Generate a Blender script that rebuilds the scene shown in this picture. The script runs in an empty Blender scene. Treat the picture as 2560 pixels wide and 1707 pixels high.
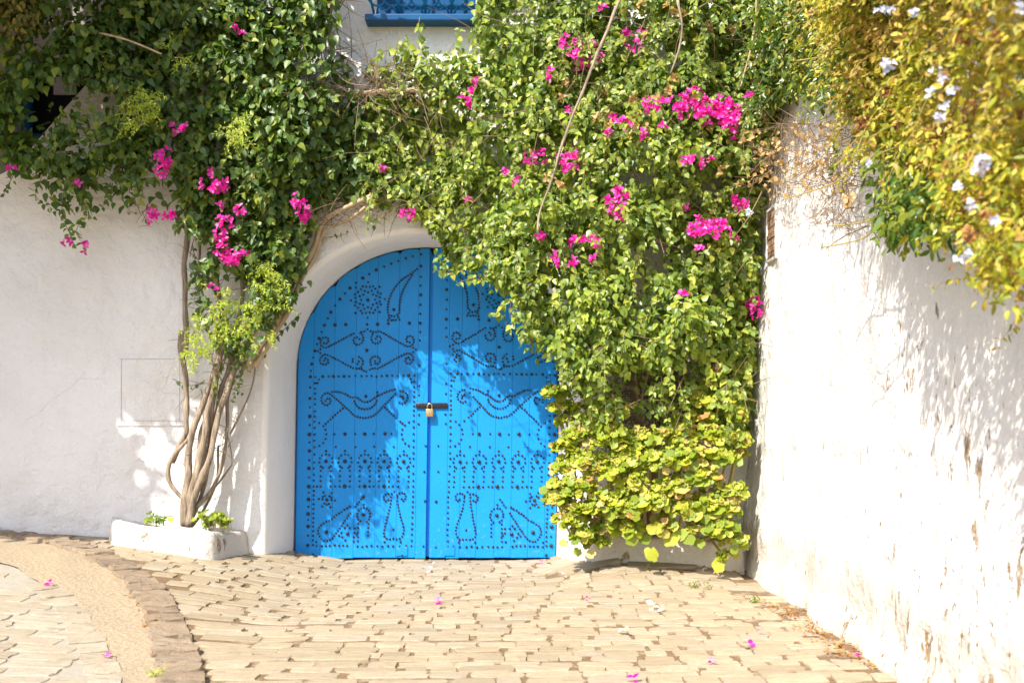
import bpy, bmesh, math, random
import numpy as np
from mathutils import Vector, Matrix, noise as mnoise

random.seed(7)
RNG = np.random.default_rng(11)
scene = bpy.context.scene
C = scene.collection

# ------------------------------------------------------------------ camera, light, exposure
EYE = 1.04
FPX = 2758.0            # focal length in photo pixels (2560 wide)
cam_d = bpy.data.cameras.new("camera")
cam_d.sensor_width = 36.0
cam_d.lens = FPX / 2560 * 36.0
cam_d.shift_y = (1040 - 853.5) / 2560
cam_d.clip_start = 0.05
cam_d.clip_end = 600
cam_d.dof.use_dof = True
cam_d.dof.focus_distance = 6.0
cam_d.dof.aperture_fstop = 3.0
cam = bpy.data.objects.new("camera", cam_d)
C.objects.link(cam)
cam.location = (0, 0, EYE)
cam.rotation_euler = (math.radians(90), 0, 0)
scene.camera = cam

SUN_EL, SUN_AZ = math.radians(50), math.radians(37)
SUN_TRAVEL = Vector((math.sin(SUN_AZ) * math.cos(SUN_EL), math.cos(SUN_AZ) * math.cos(SUN_EL), -math.sin(SUN_EL)))
sun_d = bpy.data.lights.new("sun", 'SUN')
sun_d.energy = 5.0
sun_d.angle = math.radians(0.53)
sun_d.color = (1.0, 0.94, 0.84)
sun = bpy.data.objects.new("sun", sun_d)
C.objects.link(sun)
sun.rotation_euler = SUN_TRAVEL.to_track_quat('-Z', 'Y').to_euler()
sun.location = (-4, -4, 9)

world = bpy.data.worlds.new("World")
scene.world = world
world.use_nodes = True
wn = world.node_tree
wn.nodes.clear()
w_out = wn.nodes.new("ShaderNodeOutputWorld")
w_bg = wn.nodes.new("ShaderNodeBackground")
w_sky = wn.nodes.new("ShaderNodeTexSky")
w_sky.sky_type = 'NISHITA'
w_sky.sun_disc = False
w_sky.sun_elevation = SUN_EL
w_sky.sun_rotation = math.radians(180) + SUN_AZ
w_sky.dust_density = 2.5
w_bg.inputs['Strength'].default_value = 0.15
wn.links.new(w_sky.outputs[0], w_bg.inputs[0])
wn.links.new(w_bg.outputs[0], w_out.inputs[0])

vs = scene.view_settings
vs.view_transform = 'Standard'
vs.look = 'None'
vs.gamma = 1.0
vs.use_curve_mapping = False
vs.exposure = 0.78

# ------------------------------------------------------------------ helpers
def P(px, py, d):
    """point seen at photo pixel (px,py) at distance d along the view axis"""
    return Vector(((px - 1280) / FPX * d, d, EYE - (py - 1040) / FPX * d))

K = 1 / 0.91875
def D(pts):
    return [(x * K, y * K) for x, y in pts]

def smooth(a, b, x):
    t = np.clip((np.asarray(x, float) - a) / (b - a), 0, 1)
    return t * t * (3 - 2 * t)

def hash3(i, j, k, seed):
    n = (i * 374761393 + j * 668265263 + k * 2147483647 + seed * 974634777) & 0xFFFFFFFF
    n = ((n ^ (n >> 13)) * 1274126177) & 0xFFFFFFFF
    n = n ^ (n >> 16)
    return (n & 0xFFFF) / 65535.0

def vnoise(x, y, z=0.0, seed=0):
    x, y, z = np.broadcast_arrays(np.asarray(x, float), np.asarray(y, float), np.asarray(z, float))
    xi, yi, zi = (np.floor(v).astype(np.int64) for v in (x, y, z))
    fx, fy, fz = x - xi, y - yi, z - zi
    fx, fy, fz = (f * f * (3 - 2 * f) for f in (fx, fy, fz))
    r = 0
    for a in (0, 1):
        for b in (0, 1):
            for c in (0, 1):
                w = (fx if a else 1 - fx) * (fy if b else 1 - fy) * (fz if c else 1 - fz)
                r = r + w * hash3(xi + a, yi + b, zi + c, seed)
    return r * 2 - 1

def in_poly(px, py, poly):
    px, py = np.asarray(px, float), np.asarray(py, float)
    inside = np.zeros(px.shape, bool)
    n = len(poly)
    for i in range(n):
        x0, y0 = poly[i]
        x1, y1 = poly[(i + 1) % n]
        if y0 == y1:
            continue
        c = ((y0 > py) != (y1 > py)) & (px < (x1 - x0) * (py - y0) / (y1 - y0) + x0)
        inside ^= c
    return inside

def catmull(pts, step):
    """resample a polyline of any dimension smoothly, about step apart"""
    p = [np.asarray(q, float) for q in pts]
    if len(p) == 2:
        n = max(1, int(round(np.linalg.norm(p[1] - p[0]) / step)))
        return [p[0] + (p[1] - p[0]) * i / n for i in range(n + 1)]
    q = [2 * p[0] - p[1]] + p + [2 * p[-1] - p[-2]]
    dense = []
    for i in range(1, len(q) - 2):
        for t in np.linspace(0, 1, 12, endpoint=False):
            a, b, c, d = q[i - 1], q[i], q[i + 1], q[i + 2]
            dense.append(0.5 * (2 * b + (c - a) * t + (2 * a - 5 * b + 4 * c - d) * t * t + (3 * b - a - 3 * c + d) * t ** 3))
    dense.append(p[-1])
    dense = np.array(dense)
    seg = np.linalg.norm(np.diff(dense, axis=0), axis=1)
    s = np.concatenate([[0], np.cumsum(seg)])
    n = max(1, int(round(s[-1] / step)))
    out = []
    for v in np.linspace(0, s[-1], n + 1):
        out.append(np.array([np.interp(v, s, dense[:, k]) for k in range(dense.shape[1])]))
    return out

def new_mesh(name, V, F, smooth_shade=False):
    """V (n,3) array, F list of faces or (m,k) array"""
    me = bpy.data.meshes.new(name)
    if isinstance(F, np.ndarray):
        V = np.asarray(V, np.float32)
        m, k = F.shape
        me.vertices.add(len(V))
        me.vertices.foreach_set('co', V.ravel())
        me.loops.add(m * k)
        me.loops.foreach_set('vertex_index', F.astype(np.int32).ravel())
        me.polygons.add(m)
        me.polygons.foreach_set('loop_start', np.arange(0, m * k, k, dtype=np.int32))
        me.update(calc_edges=True)
        me.validate()
    else:
        me.from_pydata([tuple(map(float, v)) for v in V], [], [tuple(map(int, f)) for f in F])
        me.update()
    if smooth_shade:
        me.polygons.foreach_set('use_smooth', np.ones(len(me.polygons), bool))
    return me

def link(name, data, mat=None, parent=None, loc=None, **props):
    o = bpy.data.objects.new(name, data)
    C.objects.link(o)
    if mat is not None and data is not None and not data.materials:
        data.materials.append(mat)
    if parent is not None:
        o.parent = parent
    if loc is not None:
        o.location = loc
    for k_, v_ in props.items():
        o[k_] = v_
    return o

def thing(name, label, cat, loc=(0, 0, 0), group=None):
    o = link(name, None, loc=loc, label=label, category=cat)
    o.empty_display_size = 0.1
    if group:
        o['group'] = group
    return o

class MB:
    """collects vertices and faces for ONE mesh"""
    def __init__(s):
        s.v, s.f = [], []
    def add(s, V, F):
        b = len(s.v)
        s.v += [tuple(map(float, v)) for v in V]
        s.f += [tuple(i + b for i in f) for f in F]
        return s
    def box(s, x0, x1, y0, y1, z0, z1, bev=0.0):
        if bev <= 0:
            V = [(x, y, z) for x in (x0, x1) for y in (y0, y1) for z in (z0, z1)]
            return s.add(V, [(0, 1, 3, 2), (4, 6, 7, 5), (0, 4, 5, 1), (2, 3, 7, 6), (0, 2, 6, 4), (1, 5, 7, 3)])
        bm = bmesh.new()
        bmesh.ops.create_cube(bm, size=1)
        for v in bm.verts:
            v.co = Vector(((x0 + x1) / 2 + v.co.x * (x1 - x0), (y0 + y1) / 2 + v.co.y * (y1 - y0), (z0 + z1) / 2 + v.co.z * (z1 - z0)))
        bmesh.ops.bevel(bm, geom=bm.edges[:], offset=bev, segments=2, affect='EDGES', profile=0.6)
        bm.verts.index_update()
        s.add([v.co[:] for v in bm.verts], [[v.index for v in f.verts] for f in bm.faces])
        bm.free()
        return s
    def tube(s, pts, radii, n=6, caps=True):
        pts = [Vector(p) for p in pts]
        m = len(pts)
        if not hasattr(radii, '__len__'):
            radii = [radii] * m
        up = Vector((0.3, -1, 0.2)).normalized()
        V, F = [], []
        for i, p in enumerate(pts):
            t = (pts[min(i + 1, m - 1)] - pts[max(i - 1, 0)])
            if t.length < 1e-9:
                t = Vector((0, 0, 1))
            t.normalize()
            a = t.cross(up)
            if a.length < 1e-3:
                a = t.cross(Vector((1, 0, 0)))
            a.normalize()
            b = t.cross(a)
            for k in range(n):
                an = 2 * math.pi * k / n
                V.append(p + (a * math.cos(an) + b * math.sin(an)) * radii[i])
        for i in range(m - 1):
            for k in range(n):
                k2 = (k + 1) % n
                F.append((i * n + k, i * n + k2, (i + 1) * n + k2, (i + 1) * n + k))
        if caps:
            F.append(tuple(range(n))[::-1])
            F.append(tuple((m - 1) * n + k for k in range(n)))
        return s.add(V, F)
    def lathe(s, prof, c, n=12, axis='z'):
        V, F = [], []
        for r, h in prof:
            for k in range(n):
                a = 2 * math.pi * k / n
                q = (r * math.cos(a), r * math.sin(a), h)
                if axis == 'y':
                    q = (q[0], -q[2], q[1])
                V.append((c[0] + q[0], c[1] + q[1], c[2] + q[2]))
        for i in range(len(prof) - 1):
            for k in range(n):
                k2 = (k + 1) % n
                F.append((i * n + k, i * n + k2, (i + 1) * n + k2, (i + 1) * n + k))
        F.append(tuple((len(prof) - 1) * n + k for k in range(n)))
        return s.add(V, F)
    def mesh(s, name, smooth_shade=False):
        return new_mesh(name, s.v, s.f, smooth_shade)
    def build(s, name, mat, parent=None, smooth_shade=False, **props):
        return link(name, s.mesh(name, smooth_shade), mat, parent, **props)

# ------------------------------------------------------------------ materials
def nodes_of(name):
    m = bpy.data.materials.new(name)
    m.use_nodes = True
    t = m.node_tree
    t.nodes.clear()
    out = t.nodes.new("ShaderNodeOutputMaterial")
    bs = t.nodes.new("ShaderNodeBsdfPrincipled")
    t.links.new(bs.outputs[0], out.inputs[0])
    return m, t, bs, out

def N(t, typ, **kw):
    n = t.nodes.new(typ)
    for k_, v_ in kw.items():
        if k_ in ('operation', 'blend_type', 'data_type', 'noise_dimensions', 'feature', 'mode', 'musgrave_type'):
            setattr(n, k_, v_)
        else:
            n.inputs[k_].default_value = v_
    return n

def noise_tex(t, scale, detail=4, rough=0.55, vec=None, stretch=None):
    n = N(t, "ShaderNodeTexNoise", Scale=scale, Detail=detail, Roughness=rough)
    if vec is None:
        tc = t.nodes.new("ShaderNodeTexCoord")
        vec = tc.outputs['Object']
    if stretch:
        mp = t.nodes.new("ShaderNodeMapping")
        mp.inputs['Scale'].default_value = stretch
        t.links.new(vec, mp.inputs[0])
        vec = mp.outputs[0]
    t.links.new(vec, n.inputs['Vector'])
    return n.outputs[0]

def ramp(t, fac, stops, interp='LINEAR'):
    r = t.nodes.new("ShaderNodeValToRGB")
    r.color_ramp.interpolation = interp
    el = r.color_ramp.elements
    while len(el) < len(stops):
        el.new(0.5)
    for e, (p, c) in zip(el, stops):
        e.position = p
        e.color = (*c, 1) if len(c) == 3 else c
    t.links.new(fac, r.inputs[0])
    return r.outputs[0]

def mix(t, fac, a, b, blend='MIX'):
    m = t.nodes.new("ShaderNodeMix")
    m.data_type = 'RGBA'
    m.blend_type = blend
    for s_, v_ in ((m.inputs[0], fac), (m.inputs[6], a), (m.inputs[7], b)):
        if hasattr(v_, 'links') or isinstance(v_, bpy.types.NodeSocket):
            t.links.new(v_, s_)
        else:
            s_.default_value = v_ if isinstance(v_, (int, float)) else (*v_, 1)
    return m.outputs[2]

def add_v(t, a, b, op='ADD'):
    m = t.nodes.new("ShaderNodeMath")
    m.operation = op
    for s_, v_ in ((m.inputs[0], a), (m.inputs[1], b)):
        if isinstance(v_, bpy.types.NodeSocket):
            t.links.new(v_, s_)
        else:
            s_.default_value = v_
    return m.outputs[0]

def bump(t, bs, h, strength=0.3, dist=0.02):
    b = N(t, "ShaderNodeBump", Strength=strength, Distance=dist)
    t.links.new(h, b.inputs['Height'])
    t.links.new(b.outputs[0], bs.inputs['Normal'])
    return b

def rand_val(t):
    g = t.nodes.new("ShaderNodeNewGeometry")
    o = t.nodes.new("ShaderNodeObjectInfo")
    return add_v(t, g.outputs['Random Per Island'], o.outputs['Random'])

def fract(t, v):
    return add_v(t, v, 1.0, 'MODULO')

def leaf_mat(name, stops, trans=0.4, rough=0.45, tint=(1.0, 1.15, 0.35), patch=None, spec=0.5):
    m, t, bs, out = nodes_of(name)
    rv = fract(t, rand_val(t))
    col = ramp(t, rv, stops)
    if patch:                       # clumps of the plant lean to another shade (young / dry growth)
        geo = t.nodes.new("ShaderNodeNewGeometry")
        nz = noise_tex(t, patch[0], 3, 0.6, geo.outputs['Position'])
        f = ramp(t, nz, [(patch[1], (0, 0, 0)), (patch[2], (1, 1, 1))])
        col = mix(t, f, col, ramp(t, rv, patch[3]))
    t.links.new(col, bs.inputs['Base Color'])
    bs.inputs['Roughness'].default_value = rough
    bs.inputs['Specular IOR Level'].default_value = spec
    tr = t.nodes.new("ShaderNodeBsdfTranslucent")
    t.links.new(mix(t, 1.0, col, tint, 'MULTIPLY'), tr.inputs[0])
    mx = t.nodes.new("ShaderNodeMixShader")
    mx.inputs[0].default_value = trans
    t.links.new(bs.outputs[0], mx.inputs[1])
    t.links.new(tr.outputs[0], mx.inputs[2])
    t.links.new(mx.outputs[0], out.inputs[0])
    return m

def simple_mat(name, c1, c2, scale=20, rough=0.7, bump_s=0.3, bump_d=0.01, metallic=0.0, stretch=None, detail=5):
    m, t, bs, out = nodes_of(name)
    nz = noise_tex(t, scale, detail, 0.6, None, stretch)
    t.links.new(ramp(t, nz, [(0.3, c1), (0.7, c2)]), bs.inputs['Base Color'])
    bs.inputs['Roughness'].default_value = rough
    bs.inputs['Metallic'].default_value = metallic
    bump(t, bs, nz, bump_s, bump_d)
    return m

def plaster_mat(name, base, stain, dirt_amt=0.5, lump=0.5, flakes=None):
    m, t, bs, out = nodes_of(name)
    big = noise_tex(t, 1.1, 5, 0.6)
    col = mix(t, ramp(t, big, [(0.45, (0, 0, 0)), (0.75, (dirt_amt,) * 3)]), base, stain)
    streak = noise_tex(t, 2.2, 5, 0.65, None, (4, 4, 0.35))
    col = mix(t, ramp(t, streak, [(0.55, (0, 0, 0)), (0.8, (dirt_amt * 0.6,) * 3)]), col, stain)
    mid = noise_tex(t, 7, 6, 0.6)
    fine = noise_tex(t, 60, 4, 0.6)
    h = add_v(t, add_v(t, mid, 1.4, 'MULTIPLY'), add_v(t, add_v(t, fine, 0.22, 'MULTIPLY'), add_v(t, noise_tex(t, 2.2, 3, 0.5, None, (1, 1, 0.6)), 3.2, 'MULTIPLY')))
    # hairline cracks
    tc = t.nodes.new("ShaderNodeTexCoord")
    wv = t.nodes.new("ShaderNodeMix")
    wv.data_type = 'VECTOR'
    wv.inputs[0].default_value = 0.12
    nz = N(t, "ShaderNodeTexNoise", Scale=3.0, Detail=5)
    t.links.new(tc.outputs['Object'], nz.inputs['Vector'])
    t.links.new(tc.outputs['Object'], wv.inputs[4])
    t.links.new(nz.outputs['Color'], wv.inputs[5])
    vo = N(t, "ShaderNodeTexVoronoi", feature='DISTANCE_TO_EDGE', Scale=1.7)
    t.links.new(wv.outputs[1], vo.inputs['Vector'])
    crk = ramp(t, vo.outputs['Distance'], [(0.0, (1, 1, 1)), (0.004, (0, 0, 0))])
    mask = ramp(t, noise_tex(t, 1.3, 2, 0.5), [(0.52, (0, 0, 0)), (0.62, (1, 1, 1))])
    crk = add_v(t, crk, mask, 'MULTIPLY')
    h = add_v(t, h, add_v(t, crk, 0.12, 'MULTIPLY'), 'SUBTRACT')
    col = mix(t, add_v(t, crk, 0.03, 'MULTIPLY'), col, (0.35, 0.3, 0.26))
    if flakes:
        fl = noise_tex(t, 8, 9, 0.72, None, (1, 1.5, 0.8))
        fm = noise_tex(t, 0.9, 3, 0.6)
        low = tc.outputs['Object']
        sx = t.nodes.new("ShaderNodeSeparateXYZ")
        t.links.new(low, sx.inputs[0])
        lowz_ = ramp(t, sx.outputs[2], [(0.0, (1, 1, 1)), (0.75, (0, 0, 0))])
        col = mix(t, add_v(t, ramp(t, add_v(t, lowz_, add_v(t, fl, 0.8, 'MULTIPLY')), [(0.95, (0, 0, 0)), (1.5, (1, 1, 1))]), 0.55, 'MULTIPLY'), col, (0.50, 0.42, 0.32))
        fl = add_v(t, fl, add_v(t, lowz_, 0.035, 'MULTIPLY'))
        f = add_v(t, fl, add_v(t, add_v(t, fm, 0.5, 'SUBTRACT'), 0.35, 'MULTIPLY'))
        fcol = ramp(t, f, [(flakes[0], (0, 0, 0)), (flakes[0] + 0.025, (1, 1, 1))])
        fl2 = noise_tex(t, 24, 7, 0.7, None, (1, 1.4, 0.7))
        fc2 = ramp(t, add_v(t, fl2, add_v(t, fm, 0.25, 'MULTIPLY')), [(flakes[0] + 0.168, (0, 0, 0)), (flakes[0] + 0.19, (1, 1, 1))])
        fcol = add_v(t, fcol, fc2, 'MAXIMUM')
        brown = ramp(t, noise_tex(t, 14, 4, 0.6), [(0.3, (0.2, 0.12, 0.06)), (0.5, (0.42, 0.27, 0.13)), (0.7, (0.5, 0.42, 0.33))])
        col = mix(t, fcol, col, brown)
        h = add_v(t, h, add_v(t, fcol, 0.9, 'MULTIPLY'), 'SUBTRACT')
    t.links.new(col, bs.inputs['Base Color'])
    bs.inputs['Roughness'].default_value = 0.9
    bs.inputs['Specular IOR Level'].default_value = 0.2
    bump(t, bs, h, lump, 0.03)
    return m

M_plaster = plaster_mat("whitewashed plaster", (0.85, 0.84, 0.835), (0.68, 0.62, 0.56), 0.5, 0.9)
M_planter = plaster_mat("chipped whitewash", (0.80, 0.79, 0.775), (0.60, 0.52, 0.42), 0.6, 0.8, flakes=(0.66,))
M_arch = plaster_mat("smooth whitewash", (0.84, 0.83, 0.815), (0.70, 0.64, 0.56), 0.3, 0.25)
M_wall = plaster_mat("flaking whitewash", (0.77, 0.755, 0.735), (0.70, 0.63, 0.54), 0.35, 0.8, flakes=(0.640,))
M_shadewall = plaster_mat("shaded render", (0.36, 0.33, 0.31), (0.25, 0.22, 0.2), 0.5, 0.4)  # shade over the rear house is put into this darker base tone

def stone_mat(name, cols, worn, bumpd=0.012):
    m, t, bs, out = nodes_of(name)
    rv = fract(t, rand_val(t))
    geo = t.nodes.new("ShaderNodeNewGeometry")
    col = ramp(t, rv, cols)
    n1 = noise_tex(t, 9, 7, 0.65, geo.outputs['Position'])
    n2 = noise_tex(t, 55, 6, 0.7, geo.outputs['Position'])
    lay = noise_tex(t, 26, 5, 0.6, geo.outputs['Position'], (0.25, 1.6, 1))
    col = mix(t, ramp(t, n1, [(0.38, (0, 0, 0)), (0.72, (0.75,) * 3)]), col, worn)
    col = mix(t, ramp(t, n2, [(0.5, (0, 0, 0)), (0.75, (0.45,) * 3)]), col, tuple(c * 0.5 for c in worn))
    col = mix(t, ramp(t, lay, [(0.54, (0, 0, 0)), (0.66, (0.6,) * 3)]), col, tuple(c * 0.6 for c in worn))
    t.links.new(col, bs.inputs['Base Color'])
    bs.inputs['Roughness'].default_value = 0.75
    h = add_v(t, add_v(t, n1, 1.0, 'MULTIPLY'), add_v(t, add_v(t, n2, 0.35, 'MULTIPLY'), add_v(t, lay, 0.5, 'MULTIPLY')))
    bump(t, bs, h, 0.8, bumpd)
    return m

M_paver = stone_mat("limestone paver", [(0, (0.28, 0.225, 0.15)), (0.3, (0.36, 0.295, 0.20)), (0.65, (0.40, 0.335, 0.24)), (0.85, (0.335, 0.29, 0.225)), (1, (0.33, 0.255, 0.165))], (0.31, 0.245, 0.155))
M_road = stone_mat("pale road stone", [(0, (0.29, 0.24, 0.175)), (0.5, (0.36, 0.305, 0.225)), (1, (0.38, 0.335, 0.26))], (0.29, 0.24, 0.165))
M_kerb = stone_mat("brown kerb stone", [(0, (0.17, 0.13, 0.095)), (0.4, (0.25, 0.19, 0.13)), (0.8, (0.31, 0.24, 0.165)), (1, (0.21, 0.175, 0.14))], (0.31, 0.22, 0.135), 0.03)
M_dirt, _t, _bs, _o = nodes_of("dry brown dirt and sand")
_n1 = noise_tex(_t, 38, 6, 0.65)
_n2 = noise_tex(_t, 5, 4, 0.6)
_c = mix(_t, ramp(_t, _n2, [(0.40, (0, 0, 0)), (0.50, (1, 1, 1))]), ramp(_t, _n1, [(0.3, (0.27, 0.205, 0.135)), (0.7, (0.36, 0.29, 0.20))]), ramp(_t, _n1, [(0.3, (0.11, 0.068, 0.034)), (0.7, (0.24, 0.16, 0.085))]))
_t.links.new(_c, _bs.inputs['Base Color'])
_bs.inputs['Roughness'].default_value = 0.95
bump(_t, _bs, _n1, 0.7, 0.02)
M_mortar = simple_mat("grey mortar", (0.27, 0.24, 0.195), (0.34, 0.31, 0.25), 30, 0.95, 0.5, 0.01)
M_gutter = simple_mat("worn concrete", (0.29, 0.225, 0.145), (0.41, 0.33, 0.225), 45, 0.95, 0.8, 0.02, detail=8)

def door_mat(name, c, dark, dirt=True):
    m, t, bs, out = nodes_of(name)
    n1 = noise_tex(t, 3, 5, 0.6)
    col = mix(t, ramp(t, n1, [(0.35, (0, 0, 0)), (0.75, (0.6,) * 3)]), c, dark)
    grain = noise_tex(t, 10, 6, 0.6, None, (6, 6, 0.5))
    fine = noise_tex(t, 90, 4, 0.6)
    tc = t.nodes.new("ShaderNodeTexCoord")
    sx = t.nodes.new("ShaderNodeSeparateXYZ")
    t.links.new(tc.outputs['Object'], sx.inputs[0])
    if dirt:
        low = ramp(t, add_v(t, sx.outputs[2], add_v(t, grain, 0.25, 'MULTIPLY')), [(0.2, (1, 1, 1)), (0.55, (0, 0, 0))])
        pat = ramp(t, noise_tex(t, 26, 6, 0.7), [(0.56, (0, 0, 0)), (0.66, (1, 1, 1))])
        f = add_v(t, low, pat, 'MULTIPLY')
        col = mix(t, add_v(t, f, 0.7, "MULTIPLY"), col, (0.14, 0.30, 0.44))
        h = add_v(t, add_v(t, grain, 0.5, 'MULTIPLY'), add_v(t, add_v(t, fine, 0.08, 'MULTIPLY'), add_v(t, f, 0.7, 'MULTIPLY')))
    else:
        h = add_v(t, add_v(t, grain, 0.4, 'MULTIPLY'), add_v(t, fine, 0.1, 'MULTIPLY'))
    t.links.new(col, bs.inputs['Base Color'])
    bs.inputs['Roughness'].default_value = 0.45
    bs.inputs['Specular IOR Level'].default_value = 0.28
    bump(t, bs, h, 0.35, 0.006)
    return m
M_blue = door_mat("bright blue gloss paint", (0.006, 0.262, 0.74), (0.004, 0.215, 0.64))
M_blue_dark = door_mat("deep blue paint", (0.002, 0.085, 0.23), (0.001, 0.055, 0.165), False)
M_blue_iron = door_mat("painted blue ironwork", (0.004, 0.17, 0.42), (0.003, 0.13, 0.34), False)
M_iron = simple_mat("black iron", (0.012, 0.011, 0.012), (0.045, 0.035, 0.03), 60, 0.27, 0.25, 0.004, 0.3)
M_brass = simple_mat("aged brass", (0.52, 0.33, 0.12), (0.66, 0.45, 0.19), 30, 0.35, 0.1, 0.002, 0.8)
M_steel = simple_mat("dull steel", (0.45, 0.43, 0.4), (0.6, 0.58, 0.55), 30, 0.3, 0.1, 0.002, 0.9)
M_void = simple_mat("unlit interior", (0.006, 0.006, 0.008), (0.012, 0.012, 0.015), 4, 0.9, 0.0, 0.01)
M_bark = simple_mat("pale grey bark", (0.15, 0.105, 0.07), (0.42, 0.34, 0.25), 15, 0.85, 0.9, 0.02, 0, (3, 3, 0.5))
M_bark_tan = simple_mat("tan bark", (0.34, 0.24, 0.13), (0.56, 0.44, 0.29), 9, 0.85, 0.5, 0.012, 0, (3, 3, 0.5))
M_twig = simple_mat("brown twig", (0.13, 0.085, 0.05), (0.28, 0.19, 0.12), 14, 0.85, 0.3, 0.005)
M_greenstem = simple_mat("yellow green stem", (0.36, 0.30, 0.06), (0.45, 0.36, 0.12), 14, 0.6, 0.2, 0.005)
M_brickfill = simple_mat("dusty brick", (0.20, 0.11, 0.06), (0.42, 0.28, 0.18), 25, 0.9, 0.6, 0.015)
M_soil = simple_mat("dry soil", (0.10, 0.065, 0.04), (0.2, 0.13, 0.08), 40, 0.95, 0.7, 0.02)

M_leaf_shade = leaf_mat("bougainvillea leaf shaded green", [(0, (0.06, 0.12, 0.026)), (0.5, (0.10, 0.18, 0.034)), (0.82, (0.17, 0.25, 0.036)), (1, (0.32, 0.37, 0.045))], 0.36, 0.42)  # darker copy of the vine leaf, shade mixed into its greens
M_leaf_sun = leaf_mat("bougainvillea leaf sunlit green", [(0, (0.10, 0.17, 0.03)), (0.35, (0.18, 0.27, 0.04)), (0.75, (0.30, 0.39, 0.055)), (1, (0.47, 0.50, 0.07))], 0.38, 0.38,  # lighter copy of the same leaf, sunlight mixed into its greens
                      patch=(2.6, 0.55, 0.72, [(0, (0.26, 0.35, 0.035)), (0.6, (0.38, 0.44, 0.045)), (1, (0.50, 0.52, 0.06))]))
M_leaf_jas = leaf_mat("lime green leaflet", [(0, (0.26, 0.40, 0.02)), (0.6, (0.42, 0.54, 0.03)), (1, (0.58, 0.62, 0.09))], 0.45, 0.45)
M_leaf_ger = leaf_mat("yellow green geranium leaf", [(0, (0.17, 0.25, 0.02)), (0.35, (0.30, 0.37, 0.025)), (0.7, (0.45, 0.46, 0.035)), (0.86, (0.52, 0.47, 0.08)), (0.94, (0.60, 0.46, 0.16)), (1, (0.52, 0.24, 0.08))], 0.38, 0.5)
M_leaf_plum = leaf_mat("dry golden leaf", [(0, (0.16, 0.22, 0.018)), (0.35, (0.38, 0.41, 0.026)), (0.7, (0.60, 0.54, 0.04)), (0.88, (0.54, 0.36, 0.06)), (1, (0.40, 0.20, 0.06))], 0.38, 0.5,
                       tint=(1.1, 1.0, 0.4), patch=(2.2, 0.52, 0.68, [(0, (0.36, 0.19, 0.05)), (0.5, (0.48, 0.32, 0.07)), (1, (0.46, 0.40, 0.05))]))
M_leaf_gloss = leaf_mat("glossy dark green leaf", [(0, (0.05, 0.11, 0.018)), (0.5, (0.11, 0.19, 0.022)), (0.85, (0.22, 0.27, 0.025)), (1, (0.42, 0.36, 0.04))], 0.33, 0.3)
M_leaf_tree = leaf_mat("olive tree leaf", [(0, (0.10, 0.10, 0.012)), (0.5, (0.16, 0.145, 0.015)), (1, (0.24, 0.19, 0.02))], 0.2, 0.55)
M_magenta = leaf_mat("magenta bract", [(0, (0.70, 0.006, 0.32)), (0.45, (0.86, 0.012, 0.45)), (0.75, (0.88, 0.05, 0.54)), (1, (0.9, 0.30, 0.64))], 0.45, 0.55, tint=(1.1, 0.5, 1.0))
M_tan = leaf_mat("papery dried bract", [(0, (0.50, 0.31, 0.10)), (0.5, (0.62, 0.43, 0.18)), (1, (0.68, 0.50, 0.27))], 0.4, 0.7, tint=(1.1, 0.95, 0.6))
M_rust = leaf_mat("rust brown seed head", [(0, (0.24, 0.10, 0.03)), (0.6, (0.38, 0.19, 0.06)), (1, (0.48, 0.28, 0.10))], 0.25, 0.8, tint=(1.1, 0.9, 0.5))
M_paleblue = leaf_mat("pale blue petal", [(0, (0.50, 0.56, 0.82)), (0.6, (0.66, 0.70, 0.88)), (1, (0.78, 0.80, 0.90))], 0.3, 0.6, tint=(1, 1, 1))
M_whitepetal = leaf_mat("white petal", [(0, (0.70, 0.68, 0.62)), (1, (0.8, 0.78, 0.74))], 0.3, 0.6, tint=(1, 1, 1))

# ------------------------------------------------------------------ ground shape
WALL_Y = 7.58
DOOR_Y = 8.0
GX = [-30, -6, -3.5, -2.7, -2.4, -1.8, -1.5, -1.2, 0.2, 0.6, 1.1, 1.5, 1.8, 30]
GL = [0.55, 0.48, 0.257, 0.215, 0.185, 0.11, 0.05, 0, 0, 0, 0, 0, 0, 0]
GR = [0, 0, 0, 0, 0, 0, 0, 0, 0.0, 0.085, 0.075, 0.02, 0, 0]
def gz(x, y):
    x, y = np.asarray(x, float), np.asarray(y, float)
    l = np.interp(x, GX, GL) * smooth(3.6, 7.2, y)
    r = np.interp(x, GX, GR) * smooth(6.5, 7.35, y)
    w = 0.010 * vnoise(x * 1.1, y * 1.1, 0, 3) * smooth(8.3, 7.0, y)
    return l + r + w
def gzf(x, y):
    return float(gz(x, y))
def G(px, py, lift=0.0):
    """ground point under photo pixel"""
    z = 0.0
    for _ in range(25):
        d = (EYE - z) * FPX / (py - 1040)
        d = min(d, 7.9)
        z = 0.5 * z + 0.5 * (gzf((px - 1280) / FPX * d, d) + lift)
    return Vector(((px - 1280) / FPX * d, d, z))

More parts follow.
